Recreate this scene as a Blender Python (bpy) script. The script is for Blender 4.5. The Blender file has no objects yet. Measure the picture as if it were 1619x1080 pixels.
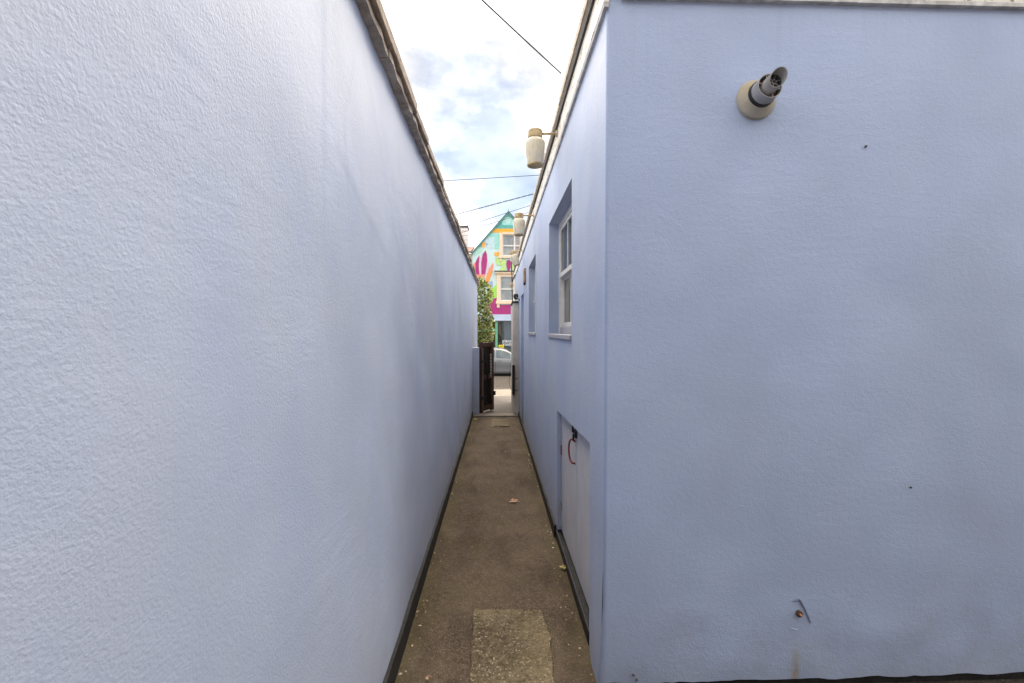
import bpy, math, random
from mathutils import Vector, Matrix, noise
R = math.radians
SC = bpy.context.scene
COL = SC.collection

# ------------------------------------------------------------------ camera
F_PX, VPX, VPY, W, H = 700.0, 786.0, 522.0, 1619.0, 1080.0
CAM = Vector((0, 0, 1.5))
YAW = math.atan((W / 2 - VPX) / F_PX)
PIT = math.atan((H / 2 - VPY) / math.hypot(F_PX, W / 2 - VPX))
cd = bpy.data.cameras.new('camera')
cam = bpy.data.objects.new('camera', cd)
COL.objects.link(cam)
cam.location = CAM
cam.rotation_euler = (math.pi / 2 - PIT, 0, -YAW)
cd.sensor_width = 36
cd.lens = F_PX / W * 36
cd.clip_start = 0.02
cd.clip_end = 2000
SC.camera = cam
FW = Vector((math.sin(YAW) * math.cos(PIT), math.cos(YAW) * math.cos(PIT), -math.sin(PIT)))
RT = Vector((math.cos(YAW), -math.sin(YAW), 0))
UP = RT.cross(FW)


def ray(px, py):
    return FW + RT * ((px - W / 2) / F_PX) + UP * ((H / 2 - py) / F_PX)


def atY(px, py, Y):                       # where the sight line through a photo point meets the plane y = Y
    d = ray(px, py)
    return CAM + d * (Y / d.y)


def atX(px, py, X):
    d = ray(px, py)
    return CAM + d * (X / d.x)


def gz(y):                                # the alley falls gently towards the street
    return -0.033 * max(-3.0, min(y, 40.0))


def atG(px, py):
    d = ray(px, py)
    return CAM + d * ((0 - CAM.z) / (d.z + 0.033 * d.y))


# ------------------------------------------------------------------ sky and sun
SUN_EL, SUN_AZ = R(54), R(7)             # azimuth from +Y towards +X
wd = bpy.data.worlds.new('World')
SC.world = wd
wd.use_nodes = True
nt = wd.node_tree
nt.nodes.clear()


def N(t, kind, **kw):
    n = t.nodes.new(kind)
    for k, v in kw.items():
        setattr(n, k, v)
    return n


out = N(nt, 'ShaderNodeOutputWorld')
bg = N(nt, 'ShaderNodeBackground')
bg.inputs['Strength'].default_value = 0.055
sky = N(nt, 'ShaderNodeTexSky', sky_type='NISHITA', sun_disc=False, sun_elevation=SUN_EL, sun_rotation=SUN_AZ)
sky.air_density = 1.0
sky.dust_density = 0.5
tc = N(nt, 'ShaderNodeTexCoord')
mp = N(nt, 'ShaderNodeMapping')
mp.inputs['Location'].default_value = (-6.824, -3.011, 3.987)
mp.inputs['Scale'].default_value = (1.0, 1.0, 1.7)
n1 = N(nt, 'ShaderNodeTexNoise')
n1.inputs['Scale'].default_value = 2.3
n1.inputs['Detail'].default_value = 9
n1.inputs['Roughness'].default_value = 0.58
cr = N(nt, 'ShaderNodeValToRGB')
cr.color_ramp.elements[0].position = 0.40
cr.color_ramp.elements[0].color = (0.25, 0.25, 0.25, 1)
cr.color_ramp.elements[1].position = 0.55
cr.color_ramp.elements[1].color = (1, 1, 1, 1)
n2 = N(nt, 'ShaderNodeTexNoise')
n2.inputs['Scale'].default_value = 3.6
n2.inputs['Detail'].default_value = 7
cr2 = N(nt, 'ShaderNodeValToRGB')          # thin and thick parts of the cloud
cr2.color_ramp.elements[0].position = 0.34
cr2.color_ramp.elements[0].color = (7.4, 7.4, 7.5, 1)
cr2.color_ramp.elements[1].position = 0.60
cr2.color_ramp.elements[1].color = (27.0, 26.6, 26.0, 1)
mx = N(nt, 'ShaderNodeMix', data_type='RGBA')
L = nt.links.new
L(tc.outputs['Generated'], mp.inputs['Vector'])
L(mp.outputs['Vector'], n1.inputs['Vector'])
L(mp.outputs['Vector'], n2.inputs['Vector'])
L(n1.outputs['Fac'], cr.inputs['Fac'])
L(n2.outputs['Fac'], cr2.inputs['Fac'])
L(cr.outputs['Color'], mx.inputs[0])
L(sky.outputs['Color'], mx.inputs[6])
L(cr2.outputs['Color'], mx.inputs[7])
L(mx.outputs[2], bg.inputs['Color'])
L(bg.outputs['Background'], out.inputs['Surface'])

sd = bpy.data.lights.new('sun', 'SUN')
sd.energy = 3.0
sd.angle = R(60)
sd.color = (1.0, 0.87, 0.72)
sun = bpy.data.objects.new('sun', sd)
COL.objects.link(sun)
sdir = Vector((math.sin(SUN_AZ) * math.cos(SUN_EL), math.cos(SUN_AZ) * math.cos(SUN_EL), math.sin(SUN_EL)))
sun.rotation_euler = sdir.to_track_quat('Z', 'Y').to_euler()

vs = SC.view_settings
vs.view_transform = 'Standard'
vs.look = 'None'
vs.exposure = 1.28
vs.gamma = 1
vs.use_curve_mapping = False
SC.cycles.max_bounces = 8
SC.cycles.diffuse_bounces = 4
SC.cycles.caustics_reflective = False
SC.cycles.caustics_refractive = False
SC.cycles.transparent_max_bounces = 12
SC.cycles.use_denoising = True

# ------------------------------------------------------------------ mesh helpers


class MB:
    def __init__(self):
        self.v, self.f, self.smooth = [], [], False

    def add(self, vs_, fs):
        b = len(self.v)
        self.v += [tuple(p) for p in vs_]
        self.f += [tuple(b + i for i in f) for f in fs]
        return self

    def box(self, x0, y0, z0, x1, y1, z1, m=None):
        p = [(x0, y0, z0), (x1, y0, z0), (x1, y1, z0), (x0, y1, z0), (x0, y0, z1), (x1, y0, z1), (x1, y1, z1), (x0, y1, z1)]
        if m is not None:
            p = [m @ Vector(q) for q in p]
        return self.add(p, [(0, 3, 2, 1), (4, 5, 6, 7), (0, 1, 5, 4), (1, 2, 6, 5), (2, 3, 7, 6), (3, 0, 4, 7)])

    def quad(self, a, b, c, d):
        return self.add([a, b, c, d], [(0, 1, 2, 3)])

    def poly(self, pts):
        return self.add(pts, [tuple(range(len(pts)))])

    def prism(self, pts, off):             # polygon extruded by vector off
        n = len(pts)
        off = Vector(off)
        a = [Vector(p) for p in pts]
        return self.add(a + [p + off for p in a], [tuple(range(n))[::-1], tuple(range(n, 2 * n))] + [(i, (i + 1) % n, n + (i + 1) % n, n + i) for i in range(n)])

    def tube(self, pts, r, n=8, caps=True):
        pts = [Vector(p) for p in pts]
        rr = r if isinstance(r, (list, tuple)) else [r] * len(pts)
        V, Fc = [], []
        ref = None
        for i, p in enumerate(pts):
            t = (pts[min(i + 1, len(pts) - 1)] - pts[max(i - 1, 0)]).normalized()
            if ref is None:
                ref = t.orthogonal().normalized()
            ref = (ref - t * ref.dot(t)).normalized()
            b = t.cross(ref)
            for k in range(n):
                a = 2 * math.pi * k / n
                V.append(p + (ref * math.cos(a) + b * math.sin(a)) * rr[i])
        for i in range(len(pts) - 1):
            for k in range(n):
                Fc.append((i * n + k, i * n + (k + 1) % n, (i + 1) * n + (k + 1) % n, (i + 1) * n + k))
        if caps:
            Fc.append(tuple(range(n))[::-1])
            Fc.append(tuple(range((len(pts) - 1) * n, len(pts) * n)))
        return self.add(V, Fc)

    def lathe(self, prof, m=None, n=24):    # prof: (radius, height) about local Z
        V, Fc = [], []
        for r, z in prof:
            for k in range(n):
                a = 2 * math.pi * k / n
                q = Vector((r * math.cos(a), r * math.sin(a), z))
                V.append(m @ q if m is not None else q)
        for i in range(len(prof) - 1):
            for k in range(n):
                Fc.append((i * n + k, i * n + (k + 1) % n, (i + 1) * n + (k + 1) % n, (i + 1) * n + k))
        return self.add(V, Fc)

    def build(self, name, mat, parent=None, smooth=False, bevel=0, loc=None):
        me = bpy.data.meshes.new(name)
        me.from_pydata(self.v, [], self.f)
        me.validate()
        if smooth:
            for p in me.polygons:
                p.use_smooth = True
        me.materials.append(mat)
        o = bpy.data.objects.new(name, me)
        COL.objects.link(o)
        if parent is not None:
            o.parent = parent
            if loc is None:
                o.matrix_parent_inverse = parent.matrix_basis.inverted()
        if loc is not None:
            o.location = loc
        if bevel:
            b = o.modifiers.new('bevel', 'BEVEL')
            b.width = bevel
            b.segments = 2
            b.limit_method = 'ANGLE'
        return o


def tag(o, label=None, cat=None, group=None, kind=None):
    for k, v in (('label', label), ('category', cat), ('group', group), ('kind', kind)):
        if v:
            o[k] = v
    return o


def thing(name, loc, label, cat, group=None):
    o = bpy.data.objects.new(name, None)
    COL.objects.link(o)
    o.location = loc
    o.empty_display_size = 0.1
    return tag(o, label, cat, group)


def copy_tree(o, parent=None):
    c = o.copy()
    COL.objects.link(c)
    if parent is not None:
        c.parent = parent
    for ch in o.children:
        copy_tree(ch, c)
    return c


# ------------------------------------------------------------------ materials


def mat_new(name):
    m = bpy.data.materials.new(name)
    m.use_nodes = True
    t = m.node_tree
    return m, t, t.nodes['Principled BSDF']


def rgb(c):
    return (c[0], c[1], c[2], 1)


def srgb(r, g, b):
    f = lambda c: (c / 255 / 12.92) if c / 255 <= 0.04045 else ((c / 255 + 0.055) / 1.055) ** 2.4
    return (f(r), f(g), f(b))


def simple(name, col, rough=0.6, metal=0.0, var=0.12, scale=14, bump=0.0, bscale=90, spec=0.35, col2=None, thr=(0.35, 0.7), stretch=(1, 1, 1)):
    m, t, b = mat_new(name)
    b.inputs['Roughness'].default_value = rough
    b.inputs['Metallic'].default_value = metal
    b.inputs['Specular IOR Level'].default_value = spec
    tc_ = N(t, 'ShaderNodeTexCoord')
    mp_ = N(t, 'ShaderNodeMapping')
    mp_.inputs['Scale'].default_value = stretch
    nz = N(t, 'ShaderNodeTexNoise')
    nz.inputs['Scale'].default_value = scale
    nz.inputs['Detail'].default_value = 7
    rp = N(t, 'ShaderNodeValToRGB')
    rp.color_ramp.elements[0].position, rp.color_ramp.elements[1].position = thr
    c2 = col2 if col2 else tuple(min(1, c * (1 + var)) for c in col)
    c1 = col if col2 else tuple(c * (1 - var) for c in col)
    rp.color_ramp.elements[0].color = rgb(c1)
    rp.color_ramp.elements[1].color = rgb(c2)
    t.links.new(tc_.outputs['Object'], mp_.inputs['Vector'])
    t.links.new(mp_.outputs['Vector'], nz.inputs['Vector'])
    t.links.new(nz.outputs['Fac'], rp.inputs['Fac'])
    t.links.new(rp.outputs['Color'], b.inputs['Base Color'])
    if bump:
        nb = N(t, 'ShaderNodeTexNoise')
        nb.inputs['Scale'].default_value = bscale
        nb.inputs['Detail'].default_value = 5
        bp = N(t, 'ShaderNodeBump')
        bp.inputs['Strength'].default_value = 1.0
        bp.inputs['Distance'].default_value = bump
        t.links.new(mp_.outputs['Vector'], nb.inputs['Vector'])
        t.links.new(nb.outputs['Fac'], bp.inputs['Height'])
        t.links.new(bp.outputs['Normal'], b.inputs['Normal'])
    return m


def math_n(t, op, a, b=None, clamp=False):
    n = N(t, 'ShaderNodeMath', operation=op, use_clamp=clamp)
    for i, v in enumerate((a, b)):
        if v is None:
            continue
        if isinstance(v, (int, float)):
            n.inputs[i].default_value = v
        else:
            t.links.new(v, n.inputs[i])
    return n.outputs[0]


def mixc(t, fac, a, b):
    n = N(t, 'ShaderNodeMix', data_type='RGBA')
    for s, v in ((0, fac), (6, a), (7, b)):
        if isinstance(v, (int, float)):
            n.inputs[s].default_value = v
        elif isinstance(v, tuple):
            n.inputs[s].default_value = rgb(v)
        else:
            t.links.new(v, n.inputs[s])
    return n.outputs[2]


def noise_n(t, vec, scale, detail=6, rough=0.5):
    n = N(t, 'ShaderNodeTexNoise')
    n.inputs['Scale'].default_value = scale
    n.inputs['Detail'].default_value = detail
    n.inputs['Roughness'].default_value = rough
    t.links.new(vec, n.inputs['Vector'])
    return n.outputs['Fac']


def ramp(t, fac, p0, p1, c0=(0, 0, 0), c1=(1, 1, 1)):
    n = N(t, 'ShaderNodeValToRGB')
    n.color_ramp.elements[0].position, n.color_ramp.elements[1].position = p0, p1
    n.color_ramp.elements[0].color, n.color_ramp.elements[1].color = rgb(c0), rgb(c1)
    t.links.new(fac, n.inputs['Fac'])
    return n.outputs['Color']


def mapped(t, scale=(1, 1, 1), rot=(0, 0, 0), loc=(0, 0, 0)):
    tc_ = N(t, 'ShaderNodeTexCoord')
    mp_ = N(t, 'ShaderNodeMapping')
    mp_.inputs['Scale'].default_value = scale
    mp_.inputs['Rotation'].default_value = rot
    mp_.inputs['Location'].default_value = loc
    t.links.new(tc_.outputs['Object'], mp_.inputs['Vector'])
    return mp_.outputs['Vector']


BLUE = (0.368, 0.446, 0.634)


def render_paint(name, base=BLUE, facing=False, fine=0.0013, med=0.0016, chalk=0.7):
    """masonry paint over hand-trowelled render"""
    m, t, b = mat_new(name)
    b.inputs['Roughness'].default_value = 0.56
    b.inputs['Specular IOR Level'].default_value = 0.45
    v = mapped(t)
    big = noise_n(t, v, 1.3, 3, 0.6)
    c = mixc(t, ramp(t, big, 0.3, 0.7), tuple(x * 0.90 for x in base), tuple(min(1, x * 1.07) for x in base))
    vst = mapped(t, (3.0, 3.0, 0.9))                        # chalky, rain-washed runs in the old paint
    runs = ramp(t, math_n(t, 'ADD', math_n(t, 'MULTIPLY', noise_n(t, vst, 1.5, 4, 0.6), 0.35), math_n(t, 'MULTIPLY', noise_n(t, v, 1.7, 5, 0.65), 0.65)), 0.38, 0.68)
    c = mixc(t, math_n(t, 'MULTIPLY', runs, chalk), c, (0.515, 0.54, 0.605))
    spk = ramp(t, noise_n(t, v, 30, 2, 0.6), 0.70, 0.80)     # small chips and specks
    c = mixc(t, math_n(t, 'MULTIPLY', spk, 0.22), c, (0.23, 0.25, 0.33))
    sep = N(t, 'ShaderNodeSeparateXYZ')
    t.links.new(v, sep.inputs[0])
    # splash-back dirt: ragged grubby patches low on the wall
    low = ramp(t, math_n(t, 'ADD', math_n(t, 'ADD', sep.outputs['Z'], math_n(t, 'MULTIPLY', noise_n(t, v, 5, 5, 0.7), -0.9)), 0.6), 0.10, 0.40, (1, 1, 1), (0, 0, 0))
    c = mixc(t, math_n(t, 'MULTIPLY', low, 0.28), c, (0.27, 0.26, 0.26))
    if facing:
        # rust run under the anchor
        ax = atY(1257, 985, 1.87)
        dx = math_n(t, 'ABSOLUTE', math_n(t, 'SUBTRACT', sep.outputs['X'], math_n(t, 'ADD', math_n(t, 'MULTIPLY', noise_n(t, v, 9, 3), 0.02), ax.x - 0.012)))
        rx = ramp(t, dx, 0.004, 0.024, (1, 1, 1), (0, 0, 0))
        rz = ramp(t, sep.outputs['Z'], 0.05, 0.125, (1, 1, 1), (0, 0, 0))
        f = math_n(t, 'MULTIPLY', math_n(t, 'MULTIPLY', rx, rz), ramp(t, noise_n(t, v, 26, 4), 0.3, 0.6, (0.35,) * 3, (0.8,) * 3))
        c = mixc(t, f, c, (0.30, 0.25, 0.19))
        # thin dirty drips below the roof edge, each of its own length
        vd = mapped(t, (14.0, 1.0, 0.22))
        dr_ = ramp(t, math_n(t, 'ADD', noise_n(t, vd, 2.2, 4, 0.6), math_n(t, 'MULTIPLY', math_n(t, 'SUBTRACT', sep.outputs['Z'], 2.8), 0.16)), 0.54, 0.70)
        c = mixc(t, math_n(t, 'MULTIPLY', dr_, 0.12), c, (0.28, 0.31, 0.40))
    t.links.new(c, b.inputs['Base Color'])
    # relief: fine stipple, medium lumps, trowel sweeps
    fn = noise_n(t, v, 170, 2, 0.6)
    md = noise_n(t, v, 46, 3, 0.5)
    vt = mapped(t, (1.0, 1.0, 4.0), (R(38), 0, 0)) if not facing else mapped(t, (1.0, 1.0, 5.0), (0, R(12), 0))
    tr = noise_n(t, vt, 5.5, 4, 0.6)
    reg = ramp(t, big, 0.48, 0.66)
    h = math_n(t, 'ADD', math_n(t, 'MULTIPLY', fn, fine), math_n(t, 'MULTIPLY', md, med))
    h = math_n(t, 'ADD', h, math_n(t, 'MULTIPLY', math_n(t, 'MULTIPLY', tr, reg), 0.0018 if facing else 0.0024))
    bp = N(t, 'ShaderNodeBump')
    bp.inputs['Strength'].default_value = 1.0
    bp.inputs['Distance'].default_value = 1.0
    t.links.new(h, bp.inputs['Height'])
    t.links.new(bp.outputs['Normal'], b.inputs['Normal'])
    return m


def tarmac(name, c_dark, c_mid, c_light, moss=0.0, sc=170, edge=False):
    m, t, b = mat_new(name)
    b.inputs['Roughness'].default_value = 0.85
    b.inputs['Specular IOR Level'].default_value = 0.25
    v = mapped(t)
    vo = N(t, 'ShaderNodeTexVoronoi')
    vo.inputs['Scale'].default_value = sc
    t.links.new(v, vo.inputs['Vector'])
    sp = N(t, 'ShaderNodeSeparateColor')
    t.links.new(vo.outputs['Color'], sp.inputs[0])
    big = noise_n(t, v, 2.6, 6, 0.6)
    c = mixc(t, ramp(t, big, 0.38, 0.62), c_dark, c_mid)
    c = mixc(t, math_n(t, 'MULTIPLY', ramp(t, noise_n(t, v, 11, 4, 0.7), 0.5, 0.75), 0.55), c, tuple(x * 0.5 for x in c_dark))
    mid = noise_n(t, v, 38, 4, 0.6)
    c = mixc(t, math_n(t, 'MULTIPLY', ramp(t, mid, 0.4, 0.7), 0.5), c, tuple(x * 1.45 for x in c_mid))
    c = mixc(t, ramp(t, sp.outputs[0], 0.86, 1.0), c, c_light)
    c = mixc(t, math_n(t, 'MULTIPLY', ramp(t, sp.outputs[1], 0.75, 1.0), 0.6), c, tuple(x * 0.4 for x in c_dark))
    if edge:
        sx = N(t, 'ShaderNodeSeparateXYZ')
        t.links.new(v, sx.inputs[0])
        ed = math_n(t, 'ADD', math_n(t, 'ABSOLUTE', sx.outputs['X']), math_n(t, 'MULTIPLY', noise_n(t, v, 7, 5, 0.7), 0.34))
        c = mixc(t, math_n(t, 'MULTIPLY', ramp(t, ed, 0.50, 0.66), 0.55), c, (0.135, 0.112, 0.045))
        wet = ramp(t, math_n(t, 'ADD', noise_n(t, mapped(t, (1, 0.35, 1)), 3.2, 5, 0.6), 0.0), 0.50, 0.62)   # dark worn stains along the walking line
        c = mixc(t, math_n(t, 'MULTIPLY', wet, 0.45), c, tuple(x * 0.55 for x in c_dark))
    if moss:
        mm = ramp(t, noise_n(t, v, 5.0, 6, 0.7), 0.52, 0.72)
        c = mixc(t, math_n(t, 'MULTIPLY', mm, moss), c, (0.15, 0.118, 0.045))
    t.links.new(c, b.inputs['Base Color'])
    h = math_n(t, 'ADD', math_n(t, 'MULTIPLY', vo.outputs['Distance'], -0.006), math_n(t, 'MULTIPLY', mid, 0.008))
    bp = N(t, 'ShaderNodeBump')
    bp.inputs['Distance'].default_value = 1.0
    t.links.new(h, bp.inputs['Height'])
    t.links.new(bp.outputs['Normal'], b.inputs['Normal'])
    return m


def peeling(name, paint, wood, amount=0.5):
    m, t, b = mat_new(name)
    b.inputs['Roughness'].default_value = 0.6
    v = mapped(t, (3.0, 1.0, 6.0))
    v2 = mapped(t)
    p = noise_n(t, v, 7.5, 9, 0.68)
    k = ramp(t, p, amount, amount + 0.03)
    c = mixc(t, k, paint, wood)
    c = mixc(t, math_n(t, 'MULTIPLY', ramp(t, noise_n(t, v2, 5, 6), 0.45, 0.75), 0.3), c, (0.45, 0.38, 0.29))
    t.links.new(c, b.inputs['Base Color'])
    bp = N(t, 'ShaderNodeBump')
    bp.inputs['Distance'].default_value = 0.004
    t.links.new(math_n(t, 'SUBTRACT', 1.0, k), bp.inputs['Height'])
    t.links.new(bp.outputs['Normal'], b.inputs['Normal'])
    return m


def glass(name, tint=(0.8, 0.85, 0.86), refl=0.16):
    m, t, b = mat_new(name)
    t.nodes.remove(b)
    o = t.nodes['Material Output']
    tr = N(t, 'ShaderNodeBsdfTransparent')
    tr.inputs['Color'].default_value = rgb(tint)
    gl = N(t, 'ShaderNodeBsdfGlossy')
    gl.inputs['Roughness'].default_value = 0.03
    fr = N(t, 'ShaderNodeFresnel')
    fr.inputs['IOR'].default_value = 1.5
    fac = math_n(t, 'ADD', fr.outputs[0], refl, True)
    ms = N(t, 'ShaderNodeMixShader')
    t.links.new(fac, ms.inputs[0])
    t.links.new(tr.outputs[0], ms.inputs[1])
    t.links.new(gl.outputs[0], ms.inputs[2])
    t.links.new(ms.outputs[0], o.inputs['Surface'])
    return m


M = {}
M['wall_left'] = render_paint('blue_render_boundary', base=(0.410, 0.471, 0.615), fine=0.0010, med=0.0006, chalk=0.55)
M['wall_pier'] = render_paint('blue_render_pier', base=(0.43, 0.47, 0.575))  # wall paint made paler to offset shade on the unlit pier face
M['wall_side'] = render_paint('blue_render_side')
M['wall_face'] = render_paint('blue_render_facing', facing=True, fine=0.0017, chalk=0.15)
M['black_band'] = simple('black_bitumen_band', (0.016, 0.015, 0.014), 0.7, var=0.5, scale=18, bump=0.004, bscale=60)
M['tarmac'] = tarmac('alley_tarmac', (0.112, 0.080, 0.052), (0.188, 0.138, 0.092), (0.46, 0.38, 0.28), moss=0.45, sc=300, edge=True)
M['yard'] = tarmac('yard_tarmac', (0.040, 0.032, 0.025), (0.065, 0.052, 0.040), (0.24, 0.20, 0.16), moss=0.2, sc=300)
M['patch'] = tarmac('exposed_aggregate', (0.095, 0.071, 0.041), (0.235, 0.183, 0.108), (0.42, 0.345, 0.235), moss=0.4, sc=130)
M['concrete'] = simple('pale_concrete', (0.27, 0.23, 0.18), 0.85, var=0.22, scale=9, bump=0.004, bscale=70)
M['paving'] = simple('street_paving', (0.15, 0.132, 0.114), 0.85, var=0.12, scale=6, bump=0.003, bscale=80)
M['road'] = tarmac('street_asphalt', (0.11, 0.10, 0.09), (0.16, 0.143, 0.127), (0.27, 0.245, 0.22), sc=60)
M['coping'] = simple('weathered_coping', (0.31, 0.25, 0.20), 0.9, scale=16, bump=0.012, bscale=40, col2=(0.58, 0.50, 0.42), thr=(0.35, 0.72))
M['coping_top'] = simple('pale_coping_edge', (0.24, 0.185, 0.135), 0.85, scale=12, bump=0.006, bscale=50, col2=(0.47, 0.37, 0.28))
M['fascia'] = peeling('peeling_white_fascia', (0.74, 0.70, 0.63), (0.30, 0.23, 0.16), 0.58)
M['fascia_low'] = simple('grey_fascia_underside', (0.56, 0.54, 0.52), 0.8, var=0.25, scale=22, bump=0.003)
M['batten'] = simple('tan_roof_batten', (0.62, 0.53, 0.41), 0.8, var=0.3, scale=15, bump=0.003, stretch=(4, 1, 4))
M['felt'] = simple('roof_felt', (0.09, 0.085, 0.08), 0.95, var=0.3, scale=40, bump=0.004)
M['white_wood'] = simple('white_gloss_paint', (0.76, 0.74, 0.70), 0.4, var=0.08, scale=20, bump=0.001)
M['sill'] = simple('peeling_sill', (0.36, 0.37, 0.43), 0.7, scale=30, bump=0.003, col2=(0.40, 0.33, 0.27), thr=(0.55, 0.62))
M['hatch'] = simple('hatch_paint', (0.55, 0.555, 0.61), 0.5, var=0.07, scale=7, bump=0.0008, stretch=(1, 3, 1))
M['glass'] = glass('window_glass', (0.75, 0.80, 0.80), 0.22)
M['pane_tone'] = simple('grey_pane_tone', (0.52, 0.53, 0.49), 0.8, var=0.18, scale=3)
M['dark'] = simple('dark_interior', (0.03, 0.028, 0.025), 0.9)
M['black_metal'] = simple('black_metal', (0.02, 0.02, 0.021), 0.5, var=0.4, scale=30)
M['cable'] = simple('black_cable', (0.025, 0.025, 0.027), 0.55)
M['red_plastic'] = simple('red_plastic', (0.25, 0.05, 0.038), 0.45, var=0.3, scale=60)
M['door_blue'] = simple('pale_blue_door', (0.46, 0.55, 0.66), 0.45, var=0.06, scale=5)
M['cream'] = simple('cream_paint', (0.66, 0.60, 0.52), 0.7, var=0.1, scale=6, bump=0.002, bscale=100)
M['lamp_cap'] = simple('tan_lamp_cap', (0.50, 0.38, 0.21), 0.7, var=0.3, scale=30, bump=0.002)
M['brown_wood'] = simple('red_brown_gate', (0.085, 0.042, 0.028), 0.6, var=0.45, scale=9, bump=0.003, stretch=(6, 6, 1))
M['dark_wood'] = simple('black_brown_gate', (0.020, 0.016, 0.014), 0.6, var=0.4, scale=9, bump=0.002, stretch=(6, 6, 1))
M['plaque'] = simple('tan_plaque', (0.38, 0.25, 0.16), 0.6, var=0.25, scale=16)
M['steel'] = simple('steel', (0.42, 0.41, 0.40), 0.42, 0.6, var=0.2, scale=40)
M['flue_grey'] = simple('grey_flue', (0.36, 0.35, 0.345), 0.5, var=0.14, scale=18)
M['flue_dark'] = simple('dark_flue_lining', (0.13, 0.125, 0.12), 0.7, var=0.3, scale=25)
M['flue_collar'] = simple('beige_flue_collar', (0.42, 0.40, 0.35), 0.75, scale=11, bump=0.002, col2=(0.42, 0.32, 0.19), thr=(0.45, 0.75))
M['copper'] = simple('copper_ring', (0.55, 0.26, 0.13), 0.45, 0.4, var=0.3, scale=40)
M['rust'] = simple('rusty_iron', (0.12, 0.065, 0.035), 0.85, var=0.5, scale=80, bump=0.002)


M['grey_brick'] = simple('grey_brown_brick', (0.25, 0.23, 0.22), 0.85, var=0.25, scale=9, bump=0.004)
M['white_render'] = simple('dull_white_render', srgb(232, 228, 226), 0.8, var=0.08, scale=5, bump=0.003, bscale=20)


def shade_glass():
    m, t, b = mat_new('stained_opal_glass')
    v = mapped(t, (60, 60, 4))
    st = noise_n(t, v, 1.2, 6, 0.6)
    v2 = mapped(t)
    g = ramp(t, noise_n(t, v2, 14, 5), 0.38, 0.66)
    c = mixc(t, ramp(t, st, 0.35, 0.7), (0.80, 0.70, 0.50), (0.92, 0.87, 0.74))
    c = mixc(t, math_n(t, 'MULTIPLY', g, 0.32), c, (0.42, 0.33, 0.19))
    t.links.new(c, b.inputs['Base Color'])
    b.inputs['Roughness'].default_value = 0.25
    tl = N(t, 'ShaderNodeBsdfTranslucent')
    t.links.new(c, tl.inputs['Color'])
    ms = N(t, 'ShaderNodeMixShader')
    ms.inputs[0].default_value = 0.18
    t.links.new(b.outputs[0], ms.inputs[1])
    t.links.new(tl.outputs[0], ms.inputs[2])
    t.links.new(ms.outputs[0], t.nodes['Material Output'].inputs['Surface'])
    wv = N(t, 'ShaderNodeBump')
    wv.inputs['Distance'].default_value = 0.002
    t.links.new(st, wv.inputs['Height'])
    t.links.new(wv.outputs['Normal'], b.inputs['Normal'])
    return m


M['shade'] = shade_glass()

# ================================================================== THE GROUND
XR, YC = 0.46, 1.87                        # side wall plane and facing wall plane of the blue building
EAVE = 2.845
Y_END = 11.63


def xl(y):                                 # face of the boundary wall (it splays a little)
    return -0.463 - 0.0063 * y


def strip(name, x0, x1, ys, dz, mat, kind='structure', fz=gz, nx=1):
    mb = MB()
    V = [(x0 + (x1 - x0) * i / nx, y, fz(y) + dz) for y in ys for i in range(nx + 1)]
    Fc = [(j * (nx + 1) + i, j * (nx + 1) + i + 1, (j + 1) * (nx + 1) + i + 1, (j + 1) * (nx + 1) + i) for j in range(len(ys) - 1) for i in range(nx)]
    mb.add(V, Fc)
    o = mb.build(name, mat)
    o['kind'] = kind
    return o


strip('ground', -300, 300, [-300, -60, -20, -8, -3, 0, 5, 9.36, 30, 40, 60, 400], -0.03, M['yard'])
STREET = [10.8, 12.2, 14.2]
# uneven tarmac of the alley and the yard behind the camera
mb = MB()
ys = [-3 + i * 0.08 for i in range(int((9.22 + 3) / 0.08) + 1)]
xs_a = [-0.56 + i * 0.07 for i in range(16)]
V, Fc = [], []
for y in ys:
    for x in xs_a:
        V.append((x, y, gz(y) + 0.010 * noise.noise(Vector((x * 2.2, y * 1.6, 3))) + 0.004 * noise.noise(Vector((x * 9, y * 8, 1)))))
nx_ = len(xs_a)
for j in range(len(ys) - 1):
    for i in range(nx_ - 1):
        Fc.append((j * nx_ + i, j * nx_ + i + 1, (j + 1) * nx_ + i + 1, (j + 1) * nx_ + i))
tag(mb.add(V, Fc).build('alley_path', M['tarmac'], smooth=True), kind='structure')
strip('yard', 0.49, 9, [-3, 0, 1.95], -0.006, M['yard'])


def sheet(name, pts, dz, mat):             # a ragged thin sheet on the alley, outline in photo points on the ground
    mb_ = MB()
    P = []
    n = len(pts)
    for i in range(n):
        a, b_ = pts[i], pts[(i + 1) % n]
        k = 9
        for j in range(k):
            q = atG(a[0] + (b_[0] - a[0]) * j / k, a[1] + (b_[1] - a[1]) * j / k)
            P.append(Vector((q.x + 0.013 * noise.noise(Vector((q.x * 20, q.y * 20, 5))), q.y + 0.015 * noise.noise(Vector((q.x * 20, q.y * 20, 9))), gz(q.y) + dz)))
    c = sum(P, Vector()) / len(P)
    for i in range(len(P)):
        mb_.add([c, P[i], P[(i + 1) % len(P)]], [(0, 1, 2)])
    return tag(mb_.build(name, mat), kind='structure')


sheet('concrete_patch', [(741, 1125), (750, 966), (856, 968), (869, 1010), (880, 1125)], 0.013, M['patch'])
sheet('concrete_patch', [(775, 676), (777, 663.5), (803, 663.5), (806, 675)], 0.013, M['patch'])

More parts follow.
